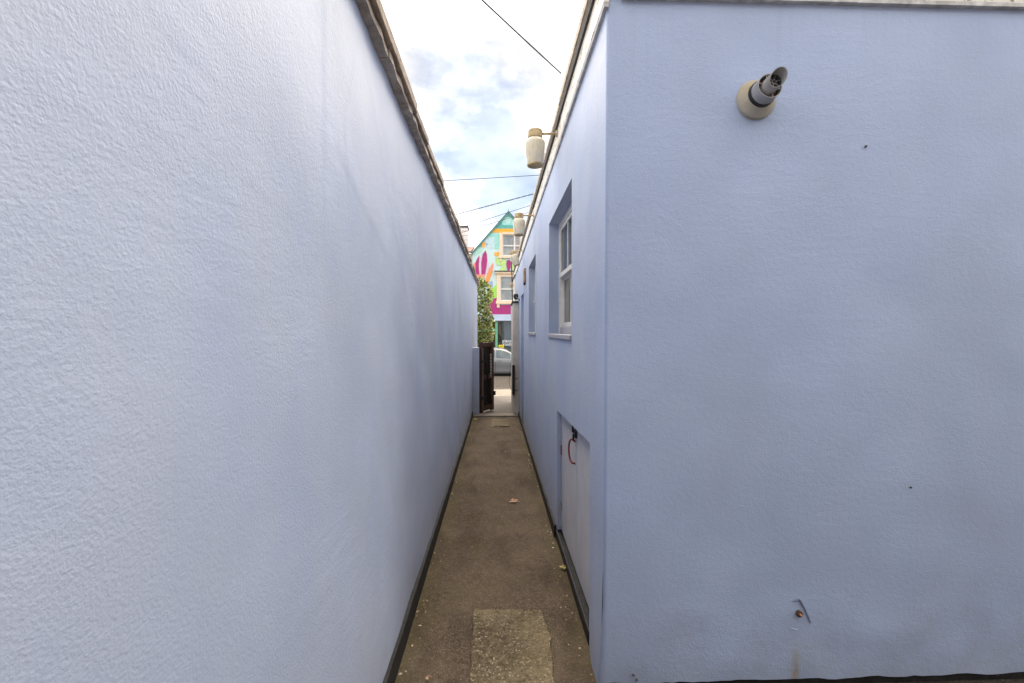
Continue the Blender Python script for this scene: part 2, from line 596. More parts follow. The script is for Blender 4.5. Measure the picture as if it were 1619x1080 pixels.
# threshold stone, the slabbed passage behind it, pavement, kerb, road
tag(MB().box(-0.58, 9.22, -0.42, 0.50, 9.50, gz(9.36) + 0.022).build('threshold_stone', M['concrete'], bevel=0.012), kind='structure')
strip('passage_floor', -0.6, 0.5, [9.50, 10.0, 10.8], 0.006, M['paving'])
PAV = tag(bpy.data.objects.new('pavement', None), kind='structure')
COL.objects.link(PAV)
random.seed(3)
base = MB()
base.box(-14, 10.82, -0.75, 14, 14.1, -0.40)
base.build('bedding', M['concrete'], PAV)
y = 10.84
row = 0
while y < 14.0:
    d = 0.62
    x = -6.3 + (0.33 if row % 2 else 0)
    while x < 6:
        w = 0.62
        zz = -0.375 - 0.02 * (y - 10.84) + random.uniform(-0.004, 0.004)
        if abs(x + w / 2) < 2.2:
            MB().box(x, y, zz - 0.03, x + w - 0.012, y + d - 0.012, zz).build('paving_slab', M['paving'], PAV)
        x += w
    y += d
    row += 1
KZ = -0.46
KERB = tag(bpy.data.objects.new('kerb', None), kind='structure')
COL.objects.link(KERB)
for i in range(-8, 8):
    MB().box(i * 0.9, 14.22, -0.75, i * 0.9 + 0.885, 14.36, KZ).build('kerb_stone', M['concrete'], KERB, bevel=0.012)
ROADZ = lambda yy: -0.56 - (yy - 14.3) * 0.036
strip('road', -60, 60, [14.3, 18, 22, 24.2], 0, M['road'], fz=ROADZ)
ZH = ROADZ(24.2) + 0.11                    # far pavement level
tag(MB().box(-60, 24.2, -1.6, 60, 27.5, ZH).build('far_pavement', M['paving']), kind='structure')

# ================================================================== BOUNDARY WALL (left)
bw = thing('boundary_wall', (xl(4.6), 4.6, 0), 'long pale blue rendered garden wall with weathered brown coping, left of the alley', 'wall')


def wl_top(y):
    return 2.575 + 0.0135 * y


def lift(y, z):                            # unevenness of the render
    u = 0.007 * noise.noise(Vector((0, y * 0.9, z * 0.9))) + 0.0035 * noise.noise(Vector((3, y * 2.6 + z, z * 2.6)))
    # a plaster lift: the render steps out past y = 1.23 high up
    st = 1 / (1 + math.exp(min(50, -(y - 1.24) / 0.006)))
    u += 0.002 * st * max(0, min(1, (z - 1.55) / 0.7)) * math.exp(-max(0, y - 1.24) / 1.2)
    # a diagonal trowel ridge
    dd = (z - 2.35) + (y - 1.75) * 1.05
    u += 0.0006 * math.exp(-(dd / 0.05) ** 2) * (1 if 1.5 < y < 2.6 else 0.2)
    for pl_, h_, w_, tail in RIDGES:
        best, sg_ = 9.0, 1
        for (ay, az), (by, bz) in zip(pl_[:-1], pl_[1:]):
            ey, ez = by - ay, bz - az
            t_ = max(0.0, min(1.0, ((y - ay) * ey + (z - az) * ez) / (ey * ey + ez * ez)))
            qy, qz = y - ay - t_ * ey, z - az - t_ * ez
            d_ = math.hypot(qy, qz)
            if d_ < best:
                best, sg_ = d_, (1 if ey * qz - ez * qy > 0 else -1)
        if best < 0.5:
            u += h_ * (math.exp(-best / tail) if sg_ > 0 else math.exp(-(best / w_) ** 2))
    return u


def on_wall(px, py):
    d = ray(px, py)
    q = CAM + d * (-0.463 / (d.x + 0.0063 * d.y))
    return (q.y, q.z)


RIDGES = [([on_wall(*p) for p in pts_], h_ * 0.2, w_, tl) for pts_, h_, w_, tl in (
    ([(17, 108), (75, 135), (128, 168), (196, 228)], 0.0030, 0.008, 0.05),
    ([(404, 292), (425, 312), (439, 326), (460, 334)], 0.0030, 0.006, 0.03),
    ([(543, 252), (562, 298), (593, 363), (608, 397)], 0.0060, 0.012, 0.10),
    ([(623, 294), (650, 325), (661, 347), (656, 400), (646, 442)], 0.0060, 0.014, 0.12),
    ([(663, 330), (664, 440)], 0.0050, 0.015, 0.16),
    ([(662, 820), (640, 890), (623, 935), (585, 1032)], 0.0025, 0.008, 0.05),
    ([(250, 20), (330, 110), (395, 200)], 0.0025, 0.008, 0.06),
    ([(560, 90), (545, 190), (548, 250)], 0.0050, 0.012, 0.09))]
mb = MB()
Y0, Y1 = -3.2, 12.16
YS = [-3.2, -2, -1, -0.4, -0.1] + [0.1 + 0.0115 * i for i in range(270)]
while YS[-1] < Y1 - 0.12:
    YS.append(YS[-1] + 0.055)
YS.append(Y1)
ny, nz_ = len(YS) - 1, 150
V, Fc = [], []
for i in range(ny + 1):
    y = YS[i]
    for k in range(nz_ + 1):
        z0 = gz(y) - 0.06
        z = z0 + (wl_top(y) + 0.01 - z0) * k / nz_
        u = lift(y, z)
        V.append((xl(y) + u, y, z))
for i in range(ny):
    for k in range(nz_):
        a = i * (nz_ + 1) + k
        Fc.append((a, a + nz_ + 1, a + nz_ + 2, a + 1))
mb.add(V, Fc)
mb.build('rendered_face', M['wall_left'], bw, smooth=True)
MB().box(-0.78, Y0, -0.6, -0.556, Y1 - 0.004, 2.55).build('wall_core', M['coping'], bw)
mb = MB()                                  # end cap of the wall facing the street
mb.prism([(xl(Y1) - 0.24, Y1, -0.5), (xl(Y1) - 0.004, Y1, -0.5), (xl(Y1) - 0.004, Y1, 2.735), (xl(Y1) - 0.24, Y1, 2.735)], (0, 0.012, 0))
mb.build('wall_end', M['wall_left'], bw)
# black painted foot of the wall
mb = MB()
random.seed(5)
n = 150
V, Fc = [], []
for i in range(n + 1):
    y = Y0 + (9.25 - Y0) * i / n
    g = gz(y)
    hgt = 0.112 + 0.014 * noise.noise(Vector((y * 3, 0, 0))) + 0.008 * noise.noise(Vector((y * 13, 2, 0)))
    V += [(xl(y) + 0.022, y, g - 0.04), (xl(y) + 0.017, y, g + hgt - 0.008), (xl(y) - 0.01, y, g + hgt)]
for i in range(n):
    for k in range(2):
        Fc.append((i * 3 + k, i * 3 + 3 + k, i * 3 + 4 + k, i * 3 + 1 + k))
mb.add(V, Fc).build('black_foot_band', M['black_band'], bw)
# coping: a ragged lower tile course and the slabs on it
random.seed(11)
y = Y0
while y < Y1 - 0.1:
    ln = random.uniform(0.36, 0.46)
    y2 = min(y + ln, Y1 + 0.03)
    zt = wl_top(y)
    ov = random.uniform(0.040, 0.047)
    mb = MB()
    k = 7
    lo, hi = [], []
    V, Fc = [], []
    for j in range(k + 1):                 # ragged mortar-smeared tile
        yy = y + (y2 - y - 0.004) * j / k
        e = ov + random.uniform(-0.005, 0.005)
        zb = wl_top(yy) - random.uniform(0.0, 0.012)
        V += [(xl(yy) - 0.02, yy, zb - 0.004), (xl(yy) + e, yy, zb), (xl(yy) + e - 0.003, yy, zt + 0.030), (xl(yy) - 0.02, yy, zt + 0.030)]
    for j in range(k):
        for q in range(4):
            Fc.append((j * 4 + q, j * 4 + (q + 1) % 4, j * 4 + 4 + (q + 1) % 4, j * 4 + 4 + q))
    Fc += [(0, 1, 2, 3), (k * 4 + 3, k * 4 + 2, k * 4 + 1, k * 4)]
    mb.add(V, Fc).build('coping_tile', M['coping'], bw)
    y = y2
y = Y0 - 0.11
while y < Y1 - 0.05:
    ln = random.uniform(0.40, 0.47)
    y2 = min(y + ln, Y1 + 0.05)
    zt = wl_top(y) + 0.031 + random.uniform(0, 0.004)
    e = 0.052 + random.uniform(-0.006, 0.012)
    mb = MB()
    x0 = xl(y)
    t_ = random.uniform(0.040, 0.052)
    mb.prism([(x0 + e, y, zt), (x0 + e + random.uniform(-.004, .004), y2 - 0.007, zt + 0.004), (x0 - 0.33, y2 - 0.007, zt), (x0 - 0.33, y, zt)], (0, 0, t_))
    mb.build('coping_slab', M['coping_top'], bw, bevel=0.005)
    y = y2

# short pier the gate hangs on
gp = thing('gate_pier', (-0.45, 9.5, gz(9.5)), 'narrow blue rendered pier at the left wall that carries the brown gate', 'pier')
MB().box(xl(9.42) - 0.02, 9.40, -0.5, -0.386, 9.62, 1.13).build('pier_shaft', M['wall_pier'], gp, bevel=0.012)

# ================================================================== BLUE BUILDING (right)
bd = thing('outbuilding', (2.5, 6.5, 0), 'single-storey pale blue rendered building with a flat roof, right of the alley', 'building')
FAR = 7.2                                  # its extent in x


def lin(y0, a, y1, b):
    return lambda yy: a + (b - a) * (yy - y0) / (y1 - y0)


OPEN = [  # y0, y1, bottom, top
    (2.735, 3.925, lambda q: 1.465, lambda q: 2.437),
    (5.285, 6.44, lambda q: 1.463, lambda q: 2.412),
    (7.67, 8.47, lambda q: gz(q) - 0.05, lambda q: 2.15),
    (2.17, 3.37, lambda q: gz(q) + 0.070, lin(2.17, 0.94, 3.37, 0.884)),
]
mb = MB()
cuts = sorted(set([YC + 0.014, 2.0, 4.6, 9.4, Y_END] + [o_[0] for o_ in OPEN] + [o_[1] for o_ in OPEN]))
for a, b_ in zip(cuts[:-1], cuts[1:]):
    if b_ - a < 1e-6:
        continue
    mid_ = (a + b_) / 2
    holes = sorted([(o_[2], o_[3]) for o_ in OPEN if o_[0] < mid_ < o_[1]], key=lambda h_: h_[0](mid_))
    lo = lambda q: gz(q) - 0.06
    segs = []
    for hb, ht in holes:
        segs.append((lo, hb))
        lo = ht
    segs.append((lo, lambda q: EAVE + 0.12))
    for l_, h_ in segs:
        zs = [0, 0.1, 0.2, 0.35, 0.6, 1.0]

        def P_(q, f):
            z = l_(q) + (h_(q) - l_(q)) * f
            near = max(0, 1 - abs(q - YC) / 0.30)
            fl = 0.022 * max(0, min(1, (0.36 - z) / 0.36)) ** 1.6 * (1 if q < 2.1 else 0)
            return (XR - fl, q, z)
        for f0, f1 in zip(zs[:-1], zs[1:]):
            if l_(mid_) >= h_(mid_) - 0.002:
                continue
            mb.quad(P_(a, f0), P_(a, f1), P_(b_, f1), P_(b_, f0))
# rounded corner and facing wall
NC = 5
zs = [-0.045, 0.0, 0.08, 0.18, 0.3, 0.45, 0.8, 1.4, 2.0, 2.6, EAVE + 0.12]
mbf = MB()


def flare(z):
    return 0.022 * max(0, min(1, (0.36 - z) / 0.36)) ** 1.6


for z0, z1 in zip(zs[:-1], zs[1:]):
    for k in range(NC):
        a0, a1 = math.pi / 2 * k / NC, math.pi / 2 * (k + 1) / NC
        pt = lambda a_, z: (XR + 0.014 - 0.014 * math.cos(a_) - flare(z) * math.cos(a_), YC + 0.014 - 0.014 * math.sin(a_) - 0.4 * flare(z) * math.sin(a_), z)
        mbf.quad(pt(a0, z0), pt(a1, z0), pt(a1, z1), pt(a0, z1))
mb.build('side_wall', M['wall_side'], bd)
# facing wall as a gently uneven grid
NXF, NZF = 150, 66
V, Fc = [], []
random.seed(2)
for i in range(NXF + 1):
    x = XR + 0.014 + (FAR - XR - 0.014) * (i / NXF) ** 1.25
    edge = min(1, (x - XR - 0.014) / 0.3)
    for k in range(NZF + 1):
        zb = -0.030 + 0.010 * noise.noise(Vector((x * 7, 0, 0))) + 0.006 * noise.noise(Vector((x * 23, 4, 0)))
        z = zb + (EAVE + 0.12 - zb) * k / NZF
        u = edge * (0.006 * noise.noise(Vector((x * 1.1, 7, z * 1.1))) + 0.003 * noise.noise(Vector((x * 4, 2, z * 4))))
        u -= 0.0 if z > 0.3 else edge * 0.006 * noise.noise(Vector((x * 6, 12, z * 9)))
        V.append((x, YC - 0.4 * flare(z) - u, z))
for i in range(NXF):
    for k in range(NZF):
        a = i * (NZF + 1) + k
        Fc.append((a, a + NZF + 1, a + NZF + 2, a + 1))
mbf.add(V, Fc)
mbf.build('facing_wall', M['wall_face'], bd, smooth=True)
# drill holes and knocks in the facing wall
M['hole'] = simple('drill_hole', (0.10, 0.075, 0.06), 0.9)
for px, py, r_ in ((1370, 231, 0.0036), (1441, 771, 0.0028), (1177, 179, 0.0022), (1001, 1066, 0.005), (1006, 1073, 0.003)):
    q = atY(px, py, YC - 0.006)
    q.y = YC - 0.4 * flare(q.z)
    MB().lathe([(0.0, 0.0075), (r_ * 0.7, 0.008), (r_, 0.006), (r_, -0.02)], Matrix.Translation(q) @ Matrix.Rotation(R(90), 4, 'X') @ Matrix.Diagonal((1, random.uniform(0.8, 1.5), 1, 1)), 9).build('drill_hole', M['hole'], bd)
# black foot of the facing wall
MB().box(XR + 0.03, YC + 0.004, -0.30, FAR, YC + 0.06, 0.02).build('black_footing', M['black_band'], bd)
MB().box(FAR, YC + 0.02, -0.4, FAR + 0.02, Y_END - 0.01, EAVE + 0.1).build('end_wall', M['wall_side'], bd)
MB().box(XR + 0.002, Y_END, -0.6, FAR, Y_END + 0.02, EAVE + 0.1).build('street_wall', M['wall_side'], bd)
# black foot band along the alley side
mb = MB()
V, Fc = [], []
n = 110
for i in range(n + 1):
    y = 3.40 + (9.25 - 3.40) * i / n
    g = gz(y)
    hgt = 0.098 + 0.012 * noise.noise(Vector((y * 3, 5, 0))) + 0.008 * noise.noise(Vector((y * 13, 6, 0)))
    V += [(XR - 0.020, y, g - 0.04), (XR - 0.016, y, g + hgt - 0.008), (XR + 0.01, y, g + hgt)]
for i in range(n):
    for k in range(2):
        Fc.append((i * 3 + k, i * 3 + 1 + k, i * 3 + 4 + k, i * 3 + 3 + k))
Fc += [(0, 2, 1)]
mb.add(V, Fc).build('black_foot_band', M['black_band'], bd)


def reveals(y0, y1, zb, zt, depth, bottom=True):
    m_ = MB()
    X2 = XR + depth
    m_.quad((XR, y1, zb(y1)), (X2, y1, zb(y1)), (X2, y1, zt(y1)), (XR, y1, zt(y1)))
    m_.quad((XR, y0, zb(y0)), (XR, y0, zt(y0)), (X2, y0, zt(y0)), (X2, y0, zb(y0)))
    m_.quad((XR, y0, zt(y0)), (XR, y1, zt(y1)), (X2, y1, zt(y1)), (X2, y0, zt(y0)))
    if bottom:
        m_.quad((XR, y0, zb(y0)), (X2, y0, zb(y0)), (X2, y1, zb(y1)), (XR, y1, zb(y1)))
    return m_


for o_ in OPEN[:3]:
    reveals(*o_, 0.17, True).build('reveal', M['wall_side'], bd)


def sash_window(y0, y1, zb, zt):
    X = XR + 0.085
    w = MB()
    w.box(X, y0 + 0.001, zb, X + 0.07, y0 + 0.045, zt - 0.001)
    w.box(X, y1 - 0.045, zb, X + 0.07, y1 - 0.001, zt - 0.001)
    w.box(X + 0.002, y0 + 0.045, zt - 0.05, X + 0.07, y1 - 0.045, zt - 0.002)
    fr = w.build('window', M['white_wood'], bd, bevel=0.003)
    MB().box(XR - 0.012, y0 - 0.004, zb - 0.028, X + 0.07, y1 + 0.006, zb + 0.004).build('sill', M['sill'], fr, bevel=0.004)
    MB().box(X + 0.012, y0 + 0.046, zb + 0.004, X + 0.065, y1 - 0.046, zb + 0.062).build('bottom_rail', M['sill'], fr, bevel=0.003)
    zm = zb + (zt - zb) * 0.50
    a, c = y0 + 0.046, y1 - 0.046
    for nm, xa, z0, z1 in (('upper_sash', X + 0.008, zm, zt - 0.052), ('lower_sash', X + 0.034, zb + 0.064, zm + 0.004)):
        s = MB()
        s.box(xa, a, z0, xa + 0.026, a + 0.03, z1)
        s.box(xa, c - 0.03, z0, xa + 0.026, c, z1)
        s.box(xa + 0.001, a + 0.03, z1 - 0.028, xa + 0.025, c - 0.03, z1)
        r0 = -0.010 if nm == 'upper_sash' else 0.001
        s.box(xa + r0, a + 0.03, z0, xa + 0.025, c - 0.03, z0 + 0.036)
        so = s.build(nm, M['white_wood'], fr, bevel=0.002)
        for j in (1, 2):
            yb = a + 0.03 + (c - a - 0.06) * j / 3
            MB().box(xa + 0.003, yb - 0.010, z0 + 0.036, xa + 0.023, yb + 0.010, z1 - 0.028).build('glazing_bar', M['white_wood'], fr)
        for j in range(3):
            ya = a + 0.03 + (c - a - 0.06) * j / 3 + 0.010 * (j > 0)
            yb = a + 0.03 + (c - a - 0.06) * (j + 1) / 3 - 0.010 * (j < 2)
            MB().box(xa + 0.011, ya, z0 + 0.036, xa + 0.014, yb, z1 - 0.028).build('pane', M['glass'], fr)
    MB().box(X + 0.15, y0, zb, X + 0.155, y1, zt).build('pane_tone', M['pane_tone'], fr)  # added grey sheet, paints the pale reflection tone of the panes
    return fr


for o_ in OPEN[:2]:
    sash_window(o_[0], o_[1], o_[2](0), o_[3](0))
# stay sticking out of the far window
MB().tube([(XR + 0.08, 5.42, 1.86), (XR + 0.0, 5.40, 1.865), (XR - 0.015, 5.42, 1.84)], 0.007, 6).build('window_stay', M['white_wood'], bd)
# side door
dr = MB().box(XR + 0.11, 7.67, gz(8) - 0.05, XR + 0.15, 8.47, 2.149).build('door', M['door_blue'], bd)
for z0, z1 in ((0.0, 0.75), (0.9, 1.95)):
    MB().box(XR + 0.105, 7.79, z0, XR + 0.112, 8.35, z1).build('door_panel', M['door_blue'], dr, bevel=0.004)
MB().lathe([(0.0, 0.05), (0.02, 0.05), (0.024, 0.03), (0.01, 0.0)], Matrix.Translation((XR + 0.105, 7.76, 0.82)) @ Matrix.Rotation(R(-90), 4, 'Y'), 10).build('handle', M['steel'], dr)

# meter hatch low in the side wall
y0, y1, zb, zt = OPEN[3]
rv = reveals(y0, y1, zb, zt, 0.06, False)
rv.build('reveal', M['wall_side'], bd)
XH = XR + 0.032
yS = 2.72
for ya, yb in ((2.171, yS - 0.003), (yS + 0.003, 3.369)):
    lf = MB().prism([(XH, ya, zb(ya) + 0.012), (XH, yb, zb(yb) + 0.012), (XH, yb, zt(yb) - 0.004), (XH, ya, zt(ya) - 0.004)], (0.022, 0, 0))
    ho = lf.build('hatch_door', M['hatch'], bd, bevel=0.002)
    if ya > 2.5:
        for zz in (0.12, 0.55):
            MB().box(XH - 0.006, 3.335, zz, XH + 0.001, 3.362, zz + 0.07).build('hinge', M['red_plastic' if zz > 0.3 else 'steel'], ho)
        # red loop handle
        pts = [(XH - 0.003, yS + 0.030, 0.800)]
        for j in range(9):
            a = math.pi * j / 8
            pts.append((XH - 0.022 - 0.012 * math.sin(a), yS + 0.03 + 0.055 * math.sin(a), 0.74 + 0.075 * math.cos(a)))
        pts.append((XH - 0.003, yS + 0.030, 0.66))
        MB().tube(pts, 0.0065, 8).build('handle', M['red_plastic'], ho, smooth=True)
        lt = MB().box(XH - 0.014, yS - 0.03, 0.835, XH + 0.001, yS + 0.045, 0.875)
        lt.tube([(XH - 0.018, yS + 0.03, 0.86), (XH - 0.020, yS + 0.02, 0.905)], 0.007, 6)
        lt.box(XH - 0.022, yS + 0.005, 0.815, XH - 0.012, yS + 0.025, 0.85)
        lt.build('latch', M['black_metal'], ho)
MB().prism([(XR - 0.006, 2.16, gz(2.16) - 0.05), (XR - 0.006, 3.42, gz(3.42) - 0.05), (XR - 0.006, 3.42, zb(3.42) - 0.006), (XR - 0.006, 2.16, zb(2.16) - 0.006)], (0.07, 0, 0)).build('black_threshold', M['black_band'], bd)

# roof, fascia boards along the alley and over the facing wall
MB().box(XR - 0.03, YC - 0.03, EAVE + 0.14, FAR + 0.05, Y_END + 0.05, EAVE + 0.19).build('roof', M['felt'], bd)
OVH = 0.016
ye = YC - OVH
random.seed(8)
ylist = [ye, 3.1, 5.45, 7.9, 10.0, Y_END + 0.04]
for a, b_ in zip(ylist[:-1], ylist[1:]):
    j = random.uniform(-0.003, 0.003)
    MB().box(XR - OVH + j, a + 0.002, EAVE + 0.014, XR - OVH + 0.024 + j, b_ - 0.002, EAVE + 0.203).build('fascia_board', M['fascia'], bd, bevel=0.003)
    MB().box(XR - 0.014 + j, a + 0.002, EAVE - 0.004, XR + 0.004, b_ - 0.002, EAVE + 0.012).build('soffit_strip', M['fascia_low'], bd)
    MB().box(XR - OVH - 0.017 + j, a + 0.002, EAVE + 0.206, XR - OVH + 0.03, b_ - 0.002, EAVE + 0.252).build('roof_batten', M['batten'], bd, bevel=0.003)
    MB().box(XR - OVH - 0.010 + j, a + 0.002, EAVE + 0.186, XR - OVH - 0.001 + j, b_ - 0.002, EAVE + 0.205).build('felt_edge', M['plaque'], bd)
xlist = [XR - OVH + 0.026, 1.52, 2.9, 4.6, FAR]
for a, b_ in zip(xlist[:-1], xlist[1:]):
    j = random.uniform(-0.001, 0.001)
    MB().box(a + 0.002, ye + j, (EAVE + 0.037) + 0.014, b_ - 0.0006, ye + 0.024 + j, (EAVE + 0.037) + 0.203).build('fascia_board', M['fascia'], bd, bevel=0.003)
    MB().box((a + 0.05 if a < 0.6 else a + 0.0006), ye - 0.006 + j, (EAVE + 0.037) - 0.004, b_ - 0.0006, YC + 0.004, (EAVE + 0.037) + 0.012).build('soffit_strip', M['fascia_low'], bd)
    MB().box(a + 0.008, ye - 0.026 + j, (EAVE + 0.037) + 0.206, b_ - 0.0006, ye + 0.03, (EAVE + 0.037) + 0.252).build('roof_batten', M['batten'], bd, bevel=0.003)

# cream boxing beside the gate with its dark cap
cb = thing('cream_pier', (0.40, 9.9, gz(9.9)), 'narrow cream painted pier at the far end of the blue building', 'pier')
MB().box(0.338, 9.40, -0.5, XR + 0.01, 10.6, 2.08).build('pier_shaft', M['cream'], cb, bevel=0.012)
MB().box(0.318, 9.37, 2.083, XR - 0.004, 10.62, 2.115).build('cap', M['black_metal'], cb, bevel=0.004)
fl_ = thing('bulkhead_light', (0.40, 9.45, 2.15), 'small black lamp on a bent bracket above the cream pier', 'lamp')
MB().tube([(0.455, 8.9, 2.10), (0.40, 9.0, 2.16), (0.39, 9.2, 2.19)], 0.012, 6).build('bracket', M['black_metal'], fl_)
MB().lathe([(0.0, 0.07), (0.045, 0.06), (0.055, 0.0), (0.03, -0.05), (0.0, -0.06)], Matrix.Translation((0.39, 9.22, 2.19)), 12).build('head', M['black_metal'], fl_, smooth=True)
sg = thing('wooden_plaque', (0.44, 7.2, 2.27), 'small tan wooden board fixed to the blue wall between window and side door', 'sign')
MB().box(XR - 0.032, 7.06, 2.26, XR - 0.001, 7.36, 2.49).build('board', M['plaque'], sg, bevel=0.004)
MB().box(XR - 0.028, 7.16, 2.235, XR - 0.004, 7.26, 2.258).build('clip', M['black_metal'], sg)

# black slam plate on the cream pier
sp_ = thing('slam_plate', (0.335, 9.39, 0.4), 'dark upright bar fixed to the edge of the cream pier', 'bar')
MB().box(0.318, 9.33, 0.13, 0.372, 9.397, 0.76).build('bar', M['dark_wood'], sp_, bevel=0.006)
for z in (0.22, 0.47):
    MB().tube([(0.372, 9.37, z), (0.43, 9.38, z), (0.43, 9.38, z + 0.03)], 0.006, 6).build('bolt', M['black_metal'], sp_)

yh = thing('sky_block_house', (2, -6, 0), 'unseen grey-brown house added behind the viewpoint to block low sky light', 'house')  # added out of view: cuts low sky light so the walls darken downwards
MB().box(-6, -7.0, -0.1, 11, -3.4, 5.0).build('wall', M['grey_brick'], yh)
MB().box(-6.2, -7.2, 5.003, 11.2, -3.25, 5.2).build('roof', M['felt'], yh)
for wx in (0.2, 3.0, 6.0):
    wf = MB().box(wx, -3.41, 1.0, wx + 1.1, -3.37, 2.3).build('window', M['white_wood'], yh)
    MB().box(wx + 0.07, -3.369, 1.07, wx + 1.03, -3.363, 2.23).build('pane', M['pane_tone'], wf)

# ================================================================== LAMPS under the eaves


def jar_lamp(loc, arm, tilt, label):
    r = thing('jar_lamp', loc, label, 'lamp', 'glass jar lamps along the eaves')
    T = Matrix.Translation(loc) @ Matrix.Rotation(R(tilt), 4, 'Y')
    MB().lathe([(0.0, 0.062), (0.046, 0.062), (0.053, 0.056), (0.054, 0.004), (0.046, 0.0), (0.0, 0.0)], T).build('cap', M['lamp_cap'], r, smooth=False, bevel=0.003)
    prof = [(0.050, -0.001), (0.058, -0.010), (0.072, -0.026), (0.075, -0.040), (0.072, -0.085), (0.066, -0.140), (0.060, -0.186), (0.057, -0.196)]
    prof_in = [(p[0] - 0.004, p[1]) for p in prof[::-1]]
    MB().lathe(prof + prof_in, T, 32).build('shade', M['shade'], r, smooth=True)
    MB().lathe([(0.0, -0.204), (0.044, -0.206), (0.058, -0.202), (0.061, -0.190), (0.058, -0.187), (0.0, -0.190)], T, 32).build('base_ring', M['lamp_cap'], r, smooth=True)
    MB().lathe([(0.012, 0.0), (0.014, -0.05), (0.030, -0.09), (0.030, -0.12), (0.0, -0.15)], T, 12).build('bulb', M['white_wood'], r, smooth=True)
    a = T @ Vector((0.045, 0, 0.036))
    MB().tube([a, (XR - OVH + 0.004, arm[1], arm[2])], 0.0095, 8).build('arm', M['lamp_cap'], r)
    MB().lathe([(0.0, 0.012), (0.024, 0.010), (0.026, 0.0)], Matrix.Translation((XR - OVH + 0.001, arm[1], arm[2])) @ Matrix.Rotation(R(-90), 4, 'Y'), 12).build('wall_rose', M['batten'], r)
    return r


jar_lamp((0.283, 3.31, 2.918), (0, 3.31, 2.957), 0, 'nearest and largest of the three stained glass jar lamps under the eaves')
jar_lamp((0.265, 5.37, 2.845), (0, 5.37, 2.885), 0, 'middle one of the three stained glass jar lamps under the eaves')
jar_lamp((0.283, 7.77, 2.822), (0, 7.77, 2.895), -18, 'farthest and tilted one of the three stained glass jar lamps under the eaves')

# ================================================================== BOILER FLUE
fc = atY(1195, 158, YC)
flu = thing('boiler_flue', fc, 'grey boiler flue pipe with beige collar sticking out of the blue wall', 'flue pipe')
ax_ = (Vector((0.012, -1, 0.075))).normalized()
T = Matrix.Translation(fc) @ ax_.to_track_quat('Z', 'Y').to_matrix().to_4x4()
MB().lathe([(0.084, -0.02), (0.084, 0.006), (0.080, 0.012), (0.064, 0.020), (0.058, 0.034), (0.052, 0.036), (0.050, 0.01)], T, 40).build('collar', M['flue_collar'], flu, smooth=True)
MB().lathe([(0.0525, 0.034), (0.0545, 0.036), (0.0545, 0.050), (0.0515, 0.052)], T, 40).build('seal_band', M['black_metal'], flu)
op = MB().lathe([(0.0505, 0.0), (0.0505, 0.098), (0.0470, 0.098), (0.0470, 0.02), (0.0, 0.02)], T, 40)
op.build('outer_pipe', M['flue_grey'], flu, smooth=False)
MB().lathe([(0.046, 0.030), (0.030, 0.030)], T, 24).build('air_gap', M['dark'], flu)
MB().lathe([(0.037, 0.05), (0.0395, 0.066), (0.037, 0.080), (0.034, 0.066), (0.037, 0.05)], T, 24).build('copper_ring', M['copper'], flu, smooth=True)
# inner pipe cut off slantwise
n = 40
V, Fc = [], []
up_l = (T.to_3x3().inverted() @ Vector((0.35, 0, 1))).normalized()
for rr, inner in ((0.031, 0), (0.0285, 1)):
    for lev in (0, 1):
        for k in range(n):
            a = 2 * math.pi * k / n
            p = Vector((math.cos(a) * rr, math.sin(a) * rr, 0))
            top = 0.150 + 0.62 * (p.x * up_l.x + p.y * up_l.y)
            p.z = (0.02 if not inner else 0.045) if lev == 0 else top
            V.append(T @ p)
for k in range(n):
    k2 = (k + 1) % n
    Fc.append((k, k2, n + k2, n + k))
    Fc.append((2 * n + k2, 2 * n + k, 3 * n + k, 3 * n + k2))
    Fc.append((n + k, n + k2, 3 * n + k2, 3 * n + k))
MB().add(V, Fc).build('inner_pipe', M['flue_grey'], flu, smooth=True)
MB().lathe([(0.0, 0.085), (0.028, 0.085)], T, 24).build('flue_throat', M['dark'], flu)
MB().lathe([(0.0282, 0.086), (0.0282, 0.125)], T, 24).build('dark_lining', M['flue_dark'], flu, smooth=True)  # darker ring inside the inner pipe
for k in range(6):
    a = 2 * math.pi * k / 6 + 0.3
    T2 = T @ Matrix.Rotation(a, 4, 'Z')
    MB().box(0.009, -0.0013, 0.108, 0.0282, 0.0013, 0.122, T2).build('vane', M['steel'], flu)
    a2 = a + 0.5
    T3 = T @ Matrix.Rotation(a2, 4, 'Z')
    MB().box(0.031, -0.001, 0.070, 0.0468, 0.001, 0.094, T3).build('spacer', M['steel'], flu)
MB().lathe([(0.007, 0.108), (0.0105, 0.112), (0.0105, 0.122), (0.007, 0.122)], T, 14).build('vane_hub', M['steel'], flu)

# ================================================================== ANCHOR in the facing wall
ac = atY(1262, 969, YC)
an = thing('wall_anchor', ac, 'rusty screw fixing in a chipped plaster patch low on the facing blue wall', 'wall fixing')
sc_ = 1.87 / 700
M['gouge_shade'] = simple('painted_gouge_shade', (0.20, 0.23, 0.32), 0.9, var=0.3, scale=60)  # dark slivers: shadow of the recessed plaster edge put into colour
fy = YC - 0.4 * flare(ac.z)
G = lambda px, py, o=0.0: Vector((atY(px, py, fy).x, fy - o, atY(px, py, fy).z))
MB().prism([G(1263.5, 947.5, .004), G(1265.6, 948, .0035), G(1273.6, 963, .0035), G(1282, 985, .003), G(1281.4, 985, .003), G(1272.4, 964.5, .0035)], (0, 0.03, 0)).build('gouge_shade', M['gouge_shade'], an)
MB().prism([G(1264, 947, .003), G(1263, 948.8, .003), G(1256, 950.4, .003), G(1253, 950.4, .003)], (0, 0.03, 0)).build('gouge_shade', M['gouge_shade'], an)
random.seed(6)
